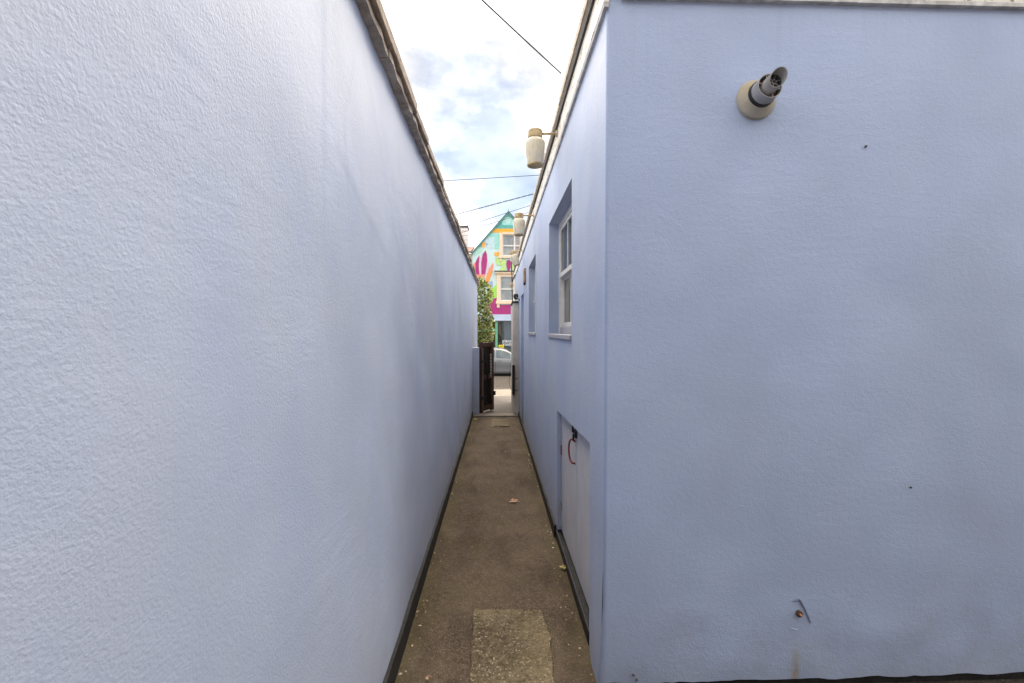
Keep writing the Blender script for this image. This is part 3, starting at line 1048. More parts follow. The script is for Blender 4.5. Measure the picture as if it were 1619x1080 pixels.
for x0, y0_, x1, y1_, dp in ((1246, 990, 1262, 994, 3), (1243, 1027, 1253, 1026, 4), (1253, 1040, 1266, 1041, 2), (1275, 1030, 1282, 1031, 1)):
    pts_ = []
    for k in range(9):
        t_ = k / 8
        pts_.append(G(x0 + (x1 - x0) * t_, y0_ + (y1_ - y0_) * t_ + dp * math.sin(math.pi * t_) + random.uniform(-1, 1), 0.0005))
    MB().tube(pts_, [0.0006 + 0.0022 * math.sin(math.pi * (k + 0.5) / 9) for k in range(9)], 6).build('paint_ridge', M['wall_face'], an, smooth=True)
Ta = Matrix.Translation(ac + Vector((0, -0.004, 0))) @ Matrix.Rotation(R(90), 4, 'X')
MB().lathe([(0.0, 0.004), (0.007, 0.006), (0.0125, 0.010), (0.0135, 0.004), (0.0135, -0.01)], Ta, 14).build('plug', M['rust'], an, smooth=True)
MB().lathe([(0.0, 0.020), (0.005, 0.019), (0.006, 0.012), (0.006, 0.0)], Ta, 10).build('screw', M['copper'], an, smooth=True)

# ================================================================== GATE
gt = thing('timber_gate', (-0.37, 9.55, gz(9.55)), 'dark brown timber gate standing open at the end of the alley', 'gate')
ang = R(60)
Tg = Matrix.Translation((-0.368, 9.58, gz(9.6) + 0.015)) @ Matrix.Rotation(ang, 4, 'Z')
GW, GH = 0.54, 1.545
for nm, x0, x1, mt in (('hanging_stile', 0.0, 0.06, 'brown_wood'), ('closing_stile', GW - 0.10, GW, 'brown_wood')):
    MB().box(x0, -0.03, 0, x1, 0.03, GH, Tg).build(nm, M[mt], gt, bevel=0.004)
for z in (0.05, 0.72, GH - 0.11):
    MB().box(0.06, -0.022, z, GW - 0.10, 0.022, z + 0.09, Tg).build('rail', M['brown_wood'], gt, bevel=0.003)
nb = 4
for i in range(nb):
    a = 0.062 + (GW - 0.164) * i / nb
    MB().box(a + 0.002, 0.023, 0.02, a + (GW - 0.164) / nb - 0.002, 0.040, GH - 0.02, Tg).build('board', M['dark_wood'], gt)
MB().tube([Tg @ Vector((0.40, -0.03, 0.20)), Tg @ Vector((0.12, -0.03, 1.30))], 0.016, 6).build('brace', M['dark_wood'], gt)
MB().tube([Tg @ Vector((0.05, -0.04, 0.02)), Tg @ Vector((0.05, -0.04, 1.42))], 0.006, 6).build('drop_bolt', M['steel'], gt)
for z in (0.3, 1.1):
    MB().box(-0.05, -0.05, z, 0.14, -0.031, z + 0.05, Tg).build('hinge', M['black_metal'], gt)
MB().box(GW - 0.03, -0.055, 0.33, GW + 0.035, -0.031, 0.42, Tg).build('latch', M['black_metal'], gt)
ch = thing('gate_chain', Tg @ Vector((0.36, -0.05, 1.25)), 'pale chain hanging down the inside of the open gate', 'chain')
random.seed(4)
for i in range(15):
    z = 1.25 - i * 0.034
    c = Tg @ Vector((0.36 + random.uniform(-0.004, 0.004), -0.055, z))
    pts = []
    for k in range(9):
        a = 2 * math.pi * k / 8
        q = Vector((math.cos(a) * 0.013, 0, math.sin(a) * 0.022))
        if i % 2:
            q = Vector((0, math.cos(a) * 0.013, math.sin(a) * 0.022))
        pts.append(c + q)
    MB().tube(pts, 0.0045, 5, False).build('chain_link', M['white_wood'], ch)

# ================================================================== CABLES
def catenary(a, b_, sag, n_=14):
    a, b_ = Vector(a), Vector(b_)
    return [a.lerp(b_, i / n_) - Vector((0, 0, sag * 4 * (i / n_) * (1 - i / n_))) for i in range(n_ + 1)]


def cable(pts, r, label, twist=0.0):
    mb_ = MB()
    if twist:
        P = []
        for i in range(len(pts) - 1):
            for k in range(12):
                P.append(pts[i].lerp(pts[i + 1], k / 12))
        for ph in (0, math.pi):
            mb_.tube([p + Vector((0, math.cos(i * 0.8 + ph), math.sin(i * 0.8 + ph))) * twist for i, p in enumerate(P)], r, 5)
    else:
        mb_.tube(pts, r, 6)
    return tag(mb_.build('overhead_cable', M['cable'], smooth=True), label, 'cable', 'cables overhead')


p_a = atX(887, 116, XR - OVH)
p_b = atY(765, 0, 2.35)
dirn = (p_b - p_a)
cable(catenary(p_a, p_a + dirn * 3.2, 0.01), 0.0042, 'thin black cable running steeply up from the roof edge across the sky')


def street_cable(a, b_, Y, r, label, twist=0.0, sag=0.0):
    A, B = atY(a[0], a[1], Y), atY(b_[0], b_[1], Y)
    d_ = B - A
    cable([A + d_ * t_ for t_ in [x * 0.25 - 1.5 for x in range(17)]], r, label, twist)


street_cable((700, 286), (835, 278), 17.0, 0.011, 'highest, nearly level cable crossing the pale blue sky patch')
street_cable((718, 340), (838, 308), 16.0, 0.009, 'thick twisted cable slanting over the street above the gable', 0.016)
street_cable((738, 357), (838, 325), 18.0, 0.010, 'thin upper cable of the pair just behind the gable tip')
street_cable((742, 364), (838, 335), 19.0, 0.009, 'faint lowest cable above the white chimney and the gable')
dc = thing('downlead_cables', (0.36, 11.2, 2.6), 'black cables and small beige junction box at the far end of the eaves', 'cable')
qa, qb = atY(809, 402, 11.0), atY(809.5, 446, 11.0)
MB().tube([qa, atY(808.6, 420, 11.0), atY(809.5, 436, 11.0), qb], 0.012, 6).build('cable_run', M['cable'], dc)
MB().tube([atY(818, 425, 10.9), atY(812, 440, 10.95), qb], 0.012, 6).build('cable_run', M['cable'], dc)
MB().lathe([(0.0, 0.055), (0.035, 0.05), (0.045, 0.0), (0.03, -0.05), (0.0, -0.06)], Matrix.Translation(atY(808.8, 451, 11.0)), 10).build('junction_box', M['lamp_cap'], dc, smooth=True)
MB().tube([atY(809.5, 456, 11.0), atY(810.5, 480, 11.0), atY(811, 520, 11.0), atY(811, 560, 11.0)], 0.012, 6).build('cable_run', M['cable'], dc)
lw = thing('loose_wire', atY(806, 575, 9.36), 'thin black wire looping beside the dark bar on the cream pier', 'wire')
MB().tube([atY(807.5, 574, 9.36), atY(805.4, 590, 9.36), atY(804.8, 600, 9.36), atY(806, 610, 9.36), atY(809, 616.5, 9.36), atY(811, 619, 9.36)], 0.004, 5).build('wire_run', M['cable'], lw)

# ================================================================== CLIMBING PLANT at the wall's end


def leaf_mat(name, a, b_):
    m, t, bs = mat_new(name)
    oi = N(t, 'ShaderNodeNewGeometry')
    c = ramp(t, oi.outputs['Random Per Island'], 0.1, 0.95, a, b_)
    t.links.new(c, bs.inputs['Base Color'])
    bs.inputs['Roughness'].default_value = 0.45
    bs.inputs['Transmission Weight'].default_value = 0.0
    return m


M['leaf_dark'] = leaf_mat('dark_ivy_leaf', (0.05, 0.075, 0.018), (0.14, 0.18, 0.04))
M['leaf_light'] = leaf_mat('variegated_leaf', (0.30, 0.36, 0.04), (0.66, 0.66, 0.26))
M['stem'] = simple('stem', (0.07, 0.05, 0.035), 0.8, var=0.3)
random.seed(21)


def leaves(n_, place, s0, s1):
    mb_ = MB()
    for _ in range(n_):
        p = place()
        s = random.uniform(s0, s1)
        q = Matrix.Rotation(random.uniform(0, 6.28), 4, 'Z') @ Matrix.Rotation(random.uniform(-1.2, 1.2), 4, 'X') @ Matrix.Rotation(random.uniform(-0.7, 0.7), 4, 'Y')
        pts_ = [(0, 0, 0), (0.42, 0.35, 0.06), (0.30, 0.78, 0.03), (0, 1.1, -0.10), (-0.30, 0.78, 0.03), (-0.42, 0.35, 0.06)]
        V_ = [p + (q @ (Vector(a) * s)) for a in pts_]
        mb_.add(V_, [(0, 1, 2, 3), (0, 3, 4, 5)])
    return mb_


pl = thing('climbing_plant', (-0.5, 12.5, gz(12.5)), 'variegated green climbing shrub beyond the end of the left wall', 'shrub')


def pl_place(shell):
    def f():
        while True:
            z = random.uniform(-0.3, 2.98)
            t_ = (z + 0.3) / 3.0
            wmax = 0.40 + 0.05 * math.sin(z * 5.1) + 0.03 * math.sin(z * 11)
            if z > 2.45:
                wmax *= max(0.12, 1 - ((z - 2.45) / 0.6) ** 2)
            if z < 1.2:
                wmax *= 0.6
            x = random.uniform(-0.22, wmax)
            y_ = random.uniform(-0.26, 0.26)
            if shell and abs(y_) < 0.10 and x < wmax * 0.8:
                continue
            return Vector((-0.54 + x, 12.55 + y_, z))
    return f


leaves(2200, pl_place(False), 0.04, 0.08).build('dark_foliage', M['leaf_dark'], pl)
leaves(4200, pl_place(True), 0.035, 0.075).build('pale_foliage', M['leaf_light'], pl)
for i in range(5):
    b0 = Vector((-0.6 + 0.08 * i, 12.5 + 0.03 * i, gz(12.5)))
    MB().tube([b0, b0 + Vector((0.03, 0.02, 1.0)), b0 + Vector((-0.02 + 0.03 * i, 0, 1.9)), b0 + Vector((0.05, 0.02, 2.5))], [0.018, 0.015, 0.010, 0.004], 6).build('stem', M['stem'], pl)

# ================================================================== FALLEN LEAVES
M['leaf_tan'] = simple('dry_tan_leaf', (0.46, 0.27, 0.17), 0.8, var=0.25, scale=40)
M['leaf_yellow'] = simple('yellowed_leaf', (0.40, 0.32, 0.10), 0.75, var=0.3, scale=50)
M['leaf_red'] = simple('dry_red_leaf', (0.30, 0.13, 0.075), 0.8, var=0.3, scale=40)


def lobed(px, py, size, rot, mat, label, lift=0.012):
    c = atG(px, py)
    c.z += lift
    r = thing('fallen_leaf', c, label, 'leaf', 'leaves lying in the alley')
    pts_ = []
    lob = [(90, 1.0), (118, 0.45), (140, 0.9), (165, 0.42), (195, 0.72), (235, 0.32), (270, 0.20), (305, 0.32), (345, 0.72), (15, 0.42), (40, 0.9), (62, 0.45)]
    mb_ = MB()
    for d, l_ in lob:
        a = R(d + rot)
        pts_.append(c + Vector((math.cos(a) * l_ * size, math.sin(a) * l_ * size, 0.25 * size * (l_ - 0.3) * random.uniform(0.2, 1.2))))
    for i in range(12):
        mb_.add([c, pts_[i], pts_[(i + 1) % 12]], [(0, 1, 2)])
    mb_.build('blade', mat, r)
    a = R(270 + rot)
    MB().tube([c, c + Vector((math.cos(a) * size * 0.5, math.sin(a) * size * 0.5, 0.012)), c + Vector((math.cos(a + 0.2) * size, math.sin(a + 0.2) * size, 0.004))], 0.0022, 5).build('stalk', mat, r)


lobed(810, 794, 0.082, 250, M['leaf_tan'], 'dry tan lobed leaf lying in the middle of the alley')
lobed(892, 901, 0.040, 120, M['leaf_yellow'], 'curled yellow-green leaf on the tarmac beside the low hatch doors', 0.02)
lobed(829, 680, 0.085, 40, M['leaf_red'], 'reddish dry leaf against the right-hand foot of the alley near the gate')
lobed(752, 664, 0.09, 10, M['leaf_yellow'], 'pale yellow leaf by the left wall just before the threshold')
lobed(677, 1076, 0.018, 70, M['leaf_tan'], 'small orange-tan leaf scrap on the tarmac at the bottom edge')
lobed(1572, 1068, 0.030, 70, M['leaf_tan'], 'tan leaf scrap at the foot of the facing blue wall')
random.seed(33)
mb = MB()
clumps = [(random.choice((0, 0, 1, 1, 1)), random.uniform(2.2, 9.1), random.uniform(0.05, 0.35)) for _ in range(26)] + [(1, 7.2, 0.7), (1, 8.3, 0.5), (0, 7.6, 0.5), (0, 9.0, 0.2), (1, 5.2, 0.4)]
for _ in range(900):
    cl = random.choice(clumps)
    side = 0.2 if cl[0] == 0 else 0.6
    if random.random() < 0.12:
        side = 0.95
    y = random.gauss(cl[1], cl[2])
    if not 1.6 < y < 9.15:
        continue
    o_ = min(0.20, abs(random.gauss(0, 0.045)))
    if side < 0.40:
        x = xl(y) + 0.035 + o_
    elif side < 0.85:
        x = XR - 0.03 - o_
    else:
        x = random.uniform(-0.42, 0.40)
    s = random.uniform(0.0022, 0.0085) * (1.4 if o_ < 0.03 else 0.8)
    a = random.uniform(0, 6.28)
    z = gz(y) + 0.016 + random.uniform(0, 0.006)
    ca, sa = math.cos(a), math.sin(a)
    asp = random.uniform(0.25, 0.7)
    P = [(s, 0), (0, s * asp), (-s, 0), (0, -s * asp)]
    mb.add([(x + ca * u - sa * w_, y + sa * u + ca * w_, z + (0.004 if k == 1 else 0)) for k, (u, w_) in enumerate(P)], [(0, 1, 2, 3)])
tag(mb.build('leaf_litter', leaf_mat('dry_litter', (0.20, 0.13, 0.06), (0.66, 0.54, 0.36))), 'crumbs of dry leaf and grit along both edges of the alley', 'litter', kind='stuff')

# ================================================================== MURAL HOUSE across the street
YH = 27.0
HP = lambda px, py, d=0.0: atY(px, py, YH) - Vector((0, d, 0))
hs = thing('mural_house', (0.7, YH + 4, ZH), 'gabled house opposite, its front painted with a colourful leaf mural', 'house')
peak = HP(804, 337)
eav = HP(746.7, 401)
XL_, XR_ = eav.x, 2 * peak.x - eav.x
M['mural_base'] = simple('pale_mint_paint', srgb(204, 226, 224), 0.7, var=0.05, scale=2, bump=0.001)


def flat(name, rr, g_, b_):
    return simple(name, srgb(rr, g_, b_), 0.7, var=0.10, scale=7, bump=0.004, bscale=30)


zsh = HP(790, 507).z                       # underside of the shop fascia
wall_pts = [(XL_, YH, zsh), (XR_, YH, zsh), (XR_, YH, eav.z), (peak.x, YH, peak.z), (XL_, YH, eav.z)]


def hole_wall(mb_, holes):                 # gable wall with rectangular window openings, triangulated by strips
    xs = sorted(set([XL_, XR_, peak.x] + [h for q in holes for h in q[:2]]))
    roof = lambda x: eav.z + (peak.z - eav.z) * (1 - abs(x - peak.x) / (peak.x - XL_))
    for a, b1 in zip(xs[:-1], xs[1:]):
        mid_ = (a + b1) / 2
        hh = sorted([(q[2], q[3]) for q in holes if q[0] < mid_ < q[1]])
        lo = zsh
        for h0, h1 in hh:
            mb_.quad((a, YH, lo), (b1, YH, lo), (b1, YH, h0), (a, YH, h0))
            lo = h1
        mb_.quad((a, YH, lo), (b1, YH, lo), (b1, YH, roof(b1)), (a, YH, roof(a)))


wins = []
for (xa, xb, ya, yb) in ((794.5, 823.0, 371, 405), (791, 812.5, 437, 476)):
    p0, p1 = HP(xa, yb), HP(xb, ya)
    wins.append((p0.x, p1.x, p0.z, p1.z))
mb = MB()
hole_wall(mb, wins)
mb.build('front_wall', M['mural_base'], hs)
body = MB()
body.prism([(XL_ + 0.01, YH + 0.01, ZH), (XL_ + 0.01, YH + 8, ZH), (XL_ + 0.01, YH + 8, eav.z), (XL_ + 0.01, YH + 0.01, eav.z)], (0.2, 0, 0))
body.prism([(XR_ - 0.21, YH + 0.01, ZH), (XR_ - 0.21, YH + 8, ZH), (XR_ - 0.21, YH + 8, eav.z), (XR_ - 0.21, YH + 0.01, eav.z)], (0.2, 0, 0))
body.build('side_walls', M['mural_base'], hs)
M['slate'] = simple('slate', (0.10, 0.10, 0.105), 0.7, var=0.25, scale=12, bump=0.01, bscale=9)
M['teal_trim'] = flat('teal_bargeboard', 96, 158, 152)
for s in (-1, 1):
    ex = XL_ - 0.06 if s < 0 else XR_ + 0.06
    ez = eav.z - 0.06
    MB().prism([(ex, YH - 0.10, ez + 0.05), (peak.x, YH - 0.10, peak.z + 0.07), (peak.x, YH + 8, peak.z + 0.07), (ex, YH + 8, ez + 0.05)], (0, 0, 0.05)).build('roof_slope', M['slate'], hs)
    MB().prism([(ex, YH - 0.085, ez - 0.04), (peak.x, YH - 0.085, peak.z - 0.02), (peak.x, YH - 0.085, peak.z + 0.065), (ex, YH - 0.085, ez + 0.045)], (0, 0.05, 0)).build('bargeboard', M['teal_trim'], hs)
MB().tube([(peak.x, YH - 0.06, peak.z), (peak.x, YH - 0.06, peak.z + 0.26)], [0.03, 0.008], 6).build('finial', M['teal_trim'], hs)

mural = [
    ('teal', (104, 178, 170), [(804, 339), (826, 361.5), (782.5, 361.5)]),
    ('aqua', (160, 219, 211), [(794, 348), (800, 343.5), (808, 343.5), (812, 347), (812, 356), (794, 356)]),
    ('pale_aqua', (190, 226, 219), [(799, 346), (803, 343.5), (806, 345), (808, 349), (806, 353), (801, 353.5), (798.5, 350)]),
    ('orange', (248, 178, 72), [(782, 361.6), (827, 361.6), (833, 368), (776, 368)]),
    ('aqua', (150, 214, 210), [(775.5, 368.2), (789, 368.2), (789, 393.5), (782, 393.5), (782, 374.5), (770, 374.5)]),
    ('ice_blue', (198, 222, 226), [(770, 374.7), (781.8, 374.7), (781.8, 393.4), (772.5, 393.4), (767.6, 390), (767.6, 377)]),
    ('orange', (242, 172, 70), [(762, 383), (766.8, 383), (766.8, 391), (762, 391)]),
    ('slate_blue', (156, 178, 204), [(767.8, 383), (772.3, 386.5), (767.8, 390.2)]),
    ('sea_green', (118, 170, 172), [(761.8, 384), (761.8, 390.8), (756, 390.8)]),
    ('mint', (176, 219, 205), [(756, 391.2), (765, 391.6), (760, 398), (750, 406), (748.5, 402)]),
    ('purple', (176, 60, 124), [(752, 434), (751.6, 415), (754.5, 409), (758.2, 403.6), (757.6, 411), (757, 420), (757.8, 434)]),
    ('lilac', (226, 208, 224), [(758.2, 433.5), (757.6, 418), (759, 405), (761.6, 405), (760.6, 416), (760.8, 433.5)]),
    ('purple', (182, 64, 130), [(761.2, 434), (760.9, 416), (763, 402.5), (767.4, 396), (769.8, 402), (770.4, 412), (768.8, 424), (767, 434)]),
    ('coral', (248, 150, 130), [(748.4, 417), (751.3, 415.5), (751.7, 434), (767, 434.2), (765.5, 441), (750, 441)]),
    ('lilac', (228, 210, 226), [(767.6, 434), (770.2, 420), (771.6, 412), (773.6, 420), (770, 434)]),
    ('tangerine', (252, 158, 90), [(766, 450), (769, 437), (773.5, 425), (779.6, 414.8), (780.2, 420), (778, 432), (773, 446), (768, 452)]),
    ('rose', (238, 150, 140), [(774.6, 424), (779.4, 415.6), (779.9, 419), (778.4, 427), (776, 430)]),
    ('orange', (246, 166, 62), [(780.8, 400), (784.5, 398.8), (788.6, 399), (789, 403), (785.5, 405.8), (782, 404)]),
    ('peach', (250, 200, 160), [(789, 397.5), (793.8, 397.8), (793.8, 408.5), (787.5, 407), (789.2, 403.2)]),
    ('apple_green', (190, 225, 142), [(783, 407.5), (788, 408), (800, 411), (800, 428), (789, 428), (794, 420), (786, 419.5), (784, 414)]),
    ('purple', (186, 62, 124), [(800.6, 414), (802, 411.6), (805.5, 411), (807.6, 414), (807.2, 424), (805, 428), (802.5, 428), (801, 422)]),
    ('apple_green', (196, 226, 146), [(808, 412), (818, 412), (818, 428), (808, 428)]),
    ('slate_blue', (138, 168, 190), [(772.5, 446), (778.6, 444), (778.8, 456), (774, 457.5)]),
    ('lime', (166, 226, 92), [(774, 458), (779, 456.3), (785.2, 449), (785.2, 470.3), (777, 473), (771, 480), (769, 470)]),
    ('purple', (180, 52, 116), [(768, 497.2), (770, 481.5), (777, 473.8), (785.2, 471), (785.2, 485.5), (790.4, 487), (790.4, 482.2), (807.5, 482.2), (807.5, 497.2)]),
    ('pale_aqua', (196, 228, 224), [(808, 482.2), (826, 482.2), (826, 497.2), (808, 497.2)]),
]
mm_ = {}
for li, (nm, c, pts_) in enumerate(mural):
    if nm not in mm_:
        mm_[nm] = flat('mural_' + nm, *c)
    MB().poly([HP(x, y_, 0.004 + 0.0012 * li) for x, y_ in pts_]).build('mural_shape', mm_[nm], hs)

M['peach'] = simple('peach_stone_paint', srgb(240, 214, 184), 0.7, var=0.06, scale=6)
M['house_glass'] = simple('old_window_glass', (0.30, 0.32, 0.325), 0.12, var=0.2, scale=2.5, spec=0.6)
M['curtain'] = simple('brown_curtain', (0.40, 0.35, 0.33), 0.8, var=0.12, scale=9)


def rect(x0, x1, y0_, y1_, d0, d1, nm, mat, par, bevel=0):
    a, b1 = HP(x0, y1_), HP(x1, y0_)
    return MB().box(a.x, YH - d1, a.z, b1.x, YH - d0, b1.z).build(nm, mat, par, bevel=bevel)


def hwin(xa, xb, ya, yb, pair):
    fr = rect(xa, xa + 1.3, ya, yb, -0.10, -0.02, 'window', M['white_wood'], hs)
    ym = (ya + yb) / 2 - 0.5
    mids = [xa, (xa + 19.0) if pair else xb, xb]
    rect(xb - 1.2, xb, ya, yb, -0.10, -0.021, 'frame', M['white_wood'], fr)
    for a, c in ((mids[0], mids[1]),) + (((mids[1], mids[2]),) if pair else ()):
        rect(a + 1.3, c - 1.2, ya, ya + 1.2, -0.10, -0.022, 'frame', M['white_wood'], fr)
        rect(a + 1.3, c - 1.2, ym, ym + 2.0, -0.10, -0.015, 'meeting_rail', M['white_wood'], fr)
        rect(a + 1.3, c - 1.2, yb - 1.8, yb, -0.10, -0.022, 'frame', M['white_wood'], fr)
        rect(a + 1.3, c - 1.2, ya + 1.2, ym, -0.09, -0.06, 'pane', M['house_glass' if a == xa else 'curtain'], fr)
        rect(a + 1.3, c - 1.2, ym + 2.0, yb - 1.8, -0.09, -0.07, 'pane', M['house_glass' if a == xa else 'curtain'], fr)
    if pair:
        rect(mids[1] - 1.19, mids[1] + 1.29, ya, yb, -0.10, -0.018, 'mullion', M['white_wood'], fr)
    return fr


w1 = hwin(794.5, 823.0, 371, 405, True)
rect(789.5, 794.4, 368.2, 405, 0.001, 0.07, 'surround', M['peach'], w1)
rect(794.4, 826, 367.5, 370.9, 0.006, 0.06, 'lintel', M['peach'], w1)
rect(788, 826, 405.1, 408.2, 0.006, 0.11, 'sill', M['peach'], w1)
rect(790, 793, 408.3, 413, 0.006, 0.07, 'bracket', M['peach'], w1)
w2 = hwin(791, 812.5, 437, 476, False)
rect(785.3, 790.9, 433, 476, 0.006, 0.06, 'pilaster', M['peach'], w2)
rect(812.6, 818, 433, 476, 0.006, 0.06, 'pilaster', M['peach'], w2)
rect(791, 812.5, 433, 436.9, 0.006, 0.045, 'lintel', M['peach'], w2)
rect(782.5, 820, 430.2, 432.9, 0.006, 0.14, 'hood', M['peach'], w2)
rect(781.8, 821, 428.6, 430.1, 0.006, 0.18, 'hood_lead', M['slate'], w2)
rect(784, 819, 476.1, 480.6, 0.006, 0.12, 'sill', M['peach'], w2)
rect(786, 789.6, 480.7, 486.5, 0.006, 0.09, 'bracket', M['peach'], w2)
for yy in (438, 441.5):
    rect(785.0, 791.2, yy, yy + 1.3, 0.061, 0.075, 'moulding', M['peach'], w2)

# shopfront below
M['lilac_board'] = simple('pale_lilac_fascia', srgb(196, 208, 228), 0.6, var=0.07, scale=1.6)
M['shop_green'] = simple('green_shop_paint', srgb(112, 172, 142), 0.5, var=0.1, scale=6)
M['brick_in'] = simple('warm_interior', (0.16, 0.085, 0.055), 0.85, scale=7, col2=(0.30, 0.20, 0.15))
M['curtain_grey'] = simple('grey_shop_curtain', (0.48, 0.52, 0.52), 0.8, var=0.16, scale=3, stretch=(8, 8, 0.6))
M['yellow'] = simple('yellow_poster', (0.76, 0.60, 0.05), 0.6, var=0.08, scale=9)
M['shop_glass'] = glass('shop_glass', (0.86, 0.9, 0.9), 0.03)
sf = rect(747, 826, 497.4, 507, -0.10, 0.10, 'shop_fascia', M['lilac_board'], hs)
rect(747, 826, 507.1, 508.4, -0.10, 0.13, 'fascia_moulding', M['slate'], sf)
zt_ = HP(790, 508.4).z
MB().box(XL_ + 0.25, YH + 1.5, ZH, XR_ - 0.25, YH + 1.55, zsh).build('shop_back_wall', M['brick_in'], hs)
MB().box(XL_ + 0.25, YH + 0.12, ZH, XR_ - 0.25, YH + 1.5, ZH + 0.03).build('shop_floor', M['brick_in'], hs)
MB().box(XL_ + 0.25, YH + 0.12, zsh + 0.1, XR_ - 0.25, YH + 1.5, zsh + 0.15).build('shop_ceiling', M['cream'], hs)
zst = ZH + 0.55
MB().box(XL_ + 0.02, YH - 0.05, ZH, XR_ - 0.02, YH + 0.08, zst).build('stallriser', M['shop_green'], hs)
for px in (750, 785, 812, 836):
    rect(px - 1.8, px + 1.8, 508.5, 583, -0.06, 0.06, 'shop_post', M['shop_green'], hs)
rect(751.9, 783.1, 519.5, 524, -0.05, 0.05, 'transom', M['shop_green'], hs)
for a, b1, c, d_ in ((751.9, 783.1, 508.5, 519.4), (751.9, 783.1, 524.1, 583), (786.9, 810.1, 508.5, 583), (813.9, 834, 508.5, 583)):
    rect(a, b1, c, d_, -0.012, -0.006, 'shop_pane', M['shop_glass'], hs)
cu = MB()
for i in range(14):                        # pleated grey curtain in the right bay
    xa = HP(797.5 + i, 540).x
    xb = HP(798.5 + i, 540).x
    o_ = 0.05 if i % 2 else 0.0
    cu.quad((xa, YH + 0.40 + o_, ZH + 0.6), (xb, YH + 0.45 - o_, ZH + 0.6), (xb, YH + 0.45 - o_, zsh), (xa, YH + 0.40 + o_, zsh))
cu.build('shop_curtain', M['curtain_grey'], hs)
for x0, x1 in ((757, 767), (768, 779)):    # timber crates and shelves in the left bay
    rect(x0, x1, 527, 556, -0.5, -0.34, 'shop_shelf', M['brick_in'], hs)
rect(788.2, 796.5, 545.2, 553.5, 0.0, 0.006, 'yellow_poster', M['yellow'], hs)
M['poster_ink'] = simple('brown_ink', (0.35, 0.25, 0.03), 0.7)
rect(789.6, 795.0, 547.6, 548.5, 0.007, 0.009, 'poster_line', M['poster_ink'], hs)
rect(790.0, 794.4, 549.6, 550.4, 0.007, 0.009, 'poster_line', M['poster_ink'], hs)
M['lettering'] = simple('white_lettering', (0.85, 0.85, 0.84), 0.5, var=0.02)


def text(s, px, py, height_px, par):
    cu_ = bpy.data.curves.new('lettering', 'FONT')
    cu_.body = s
    cu_.size = height_px / 700 * YH
    cu_.extrude = 0.004
    cu_.offset = 0.002
    cu_.space_character = 1.08
    o = bpy.data.objects.new('tmp', cu_)
    COL.objects.link(o)
    dg = bpy.context.evaluated_depsgraph_get()
    me = bpy.data.meshes.new_from_object(o.evaluated_get(dg))
    bpy.data.objects.remove(o)
    me.materials.clear()
    me.materials.append(M['lettering'])
    ob = bpy.data.objects.new('lettering', me)
    COL.objects.link(ob)
    ob.matrix_world = Matrix.Translation(HP(px, py, 0.0)) @ Matrix.Rotation(R(90), 4, 'X')
    ob.parent = par
    ob.matrix_parent_inverse = par.matrix_basis.inverted()
    return ob


text('plant', 794.3, 541.2, 6.6, hs)
text('studio', 794.8, 546.4, 6.6, hs)
sh = thing('shop_plants', (HP(765, 520).x, YH + 0.4, ZH + 1.2), 'leafy green plants crowding the shop window left of the green post', 'plants')


def sp_place():
    p = HP(random.uniform(752, 783), random.uniform(509, 545))
    if random.random() < 0.25:
        p = HP(random.uniform(786, 793), random.uniform(525, 545))
    return Vector((p.x, YH + random.uniform(0.1, 0.6), p.z))


leaves(420, sp_place, 0.08, 0.17).build('foliage', M['leaf_dark'], sh)
leaves(120, sp_place, 0.06, 0.13).build('pale_foliage', M['leaf_light'], sh)

# neighbours
nb_ = thing('pink_house', (-5, YH + 4, ZH), 'pinkish house left of the mural house, mostly hidden by the wall', 'house')
pe = HP(747, 397)
M['pink'] = simple('faded_pink_render', srgb(226, 196, 186), 0.8, var=0.08, scale=3)
M['red_tile'] = simple('red_brown_tile', (0.26, 0.14, 0.11), 0.8, var=0.25, scale=16, bump=0.01)
MB().box(-9.0, YH + 0.05, ZH, XL_ - 0.02, YH + 8, pe.z - 0.15).build('wall', M['pink'], nb_)
MB().prism([(-9.0, YH - 0.15, pe.z - 0.15), (XL_ - 0.07, YH - 0.15, pe.z - 0.15), (XL_ - 0.07, YH + 4, pe.z + 0.9), (-9.0, YH + 4, pe.z + 0.9)], (0, 0, 0.12)).build('roof', M['red_tile'], nb_)
for i in range(3):
    MB().box(-8 + 2.2 * i, YH - 0.01, 3.2, -7 + 2.2 * i, YH + 0.049, 4.8).build('window', M['house_glass'], nb_)
c0, c1 = atY(723, 395, 30), atY(740.5, 357, 30)
chm = thing('chimney_stack', (c0.x, 30, c0.z), 'broad white rendered chimney stack with grey cap left of the gable', 'chimney')
MB().box(c0.x - 0.5, 30, c0.z - 3.2, c1.x - 0.05, 30.9, c1.z - 0.12).build('stack', M['white_render'], chm)
MB().box(c0.x - 0.55, 29.95, c1.z - 0.118, c1.x, 30.95, c1.z).build('cap', M['slate'], chm)
for i in range(5):
    zz = c0.z + 0.05 + i * 0.30
    MB().box(c0.x - 0.505, 29.994, zz, c1.x - 0.045, 30.0, zz + 0.02).build('course', M['concrete'], chm)
rh = thing('plain_house', (7, YH + 4, ZH), 'plain cream house right of the mural house, hidden behind the blue building', 'house')
MB().box(XR_ + 0.02, YH + 0.05, ZH, 11, YH + 8, 6.2).build('wall', M['cream'], rh)
MB().prism([(XR_ + 0.08, YH - 0.15, 6.2), (11, YH - 0.15, 6.2), (11, YH + 4, 7.6), (XR_ + 0.08, YH + 4, 7.6)], (0, 0, 0.12)).build('roof', M['slate'], rh)
for i in range(3):
    MB().box(4 + 2.2 * i, YH - 0.01, 3.2, 5 + 2.2 * i, YH + 0.049, 4.8).build('window', M['house_glass'], rh)

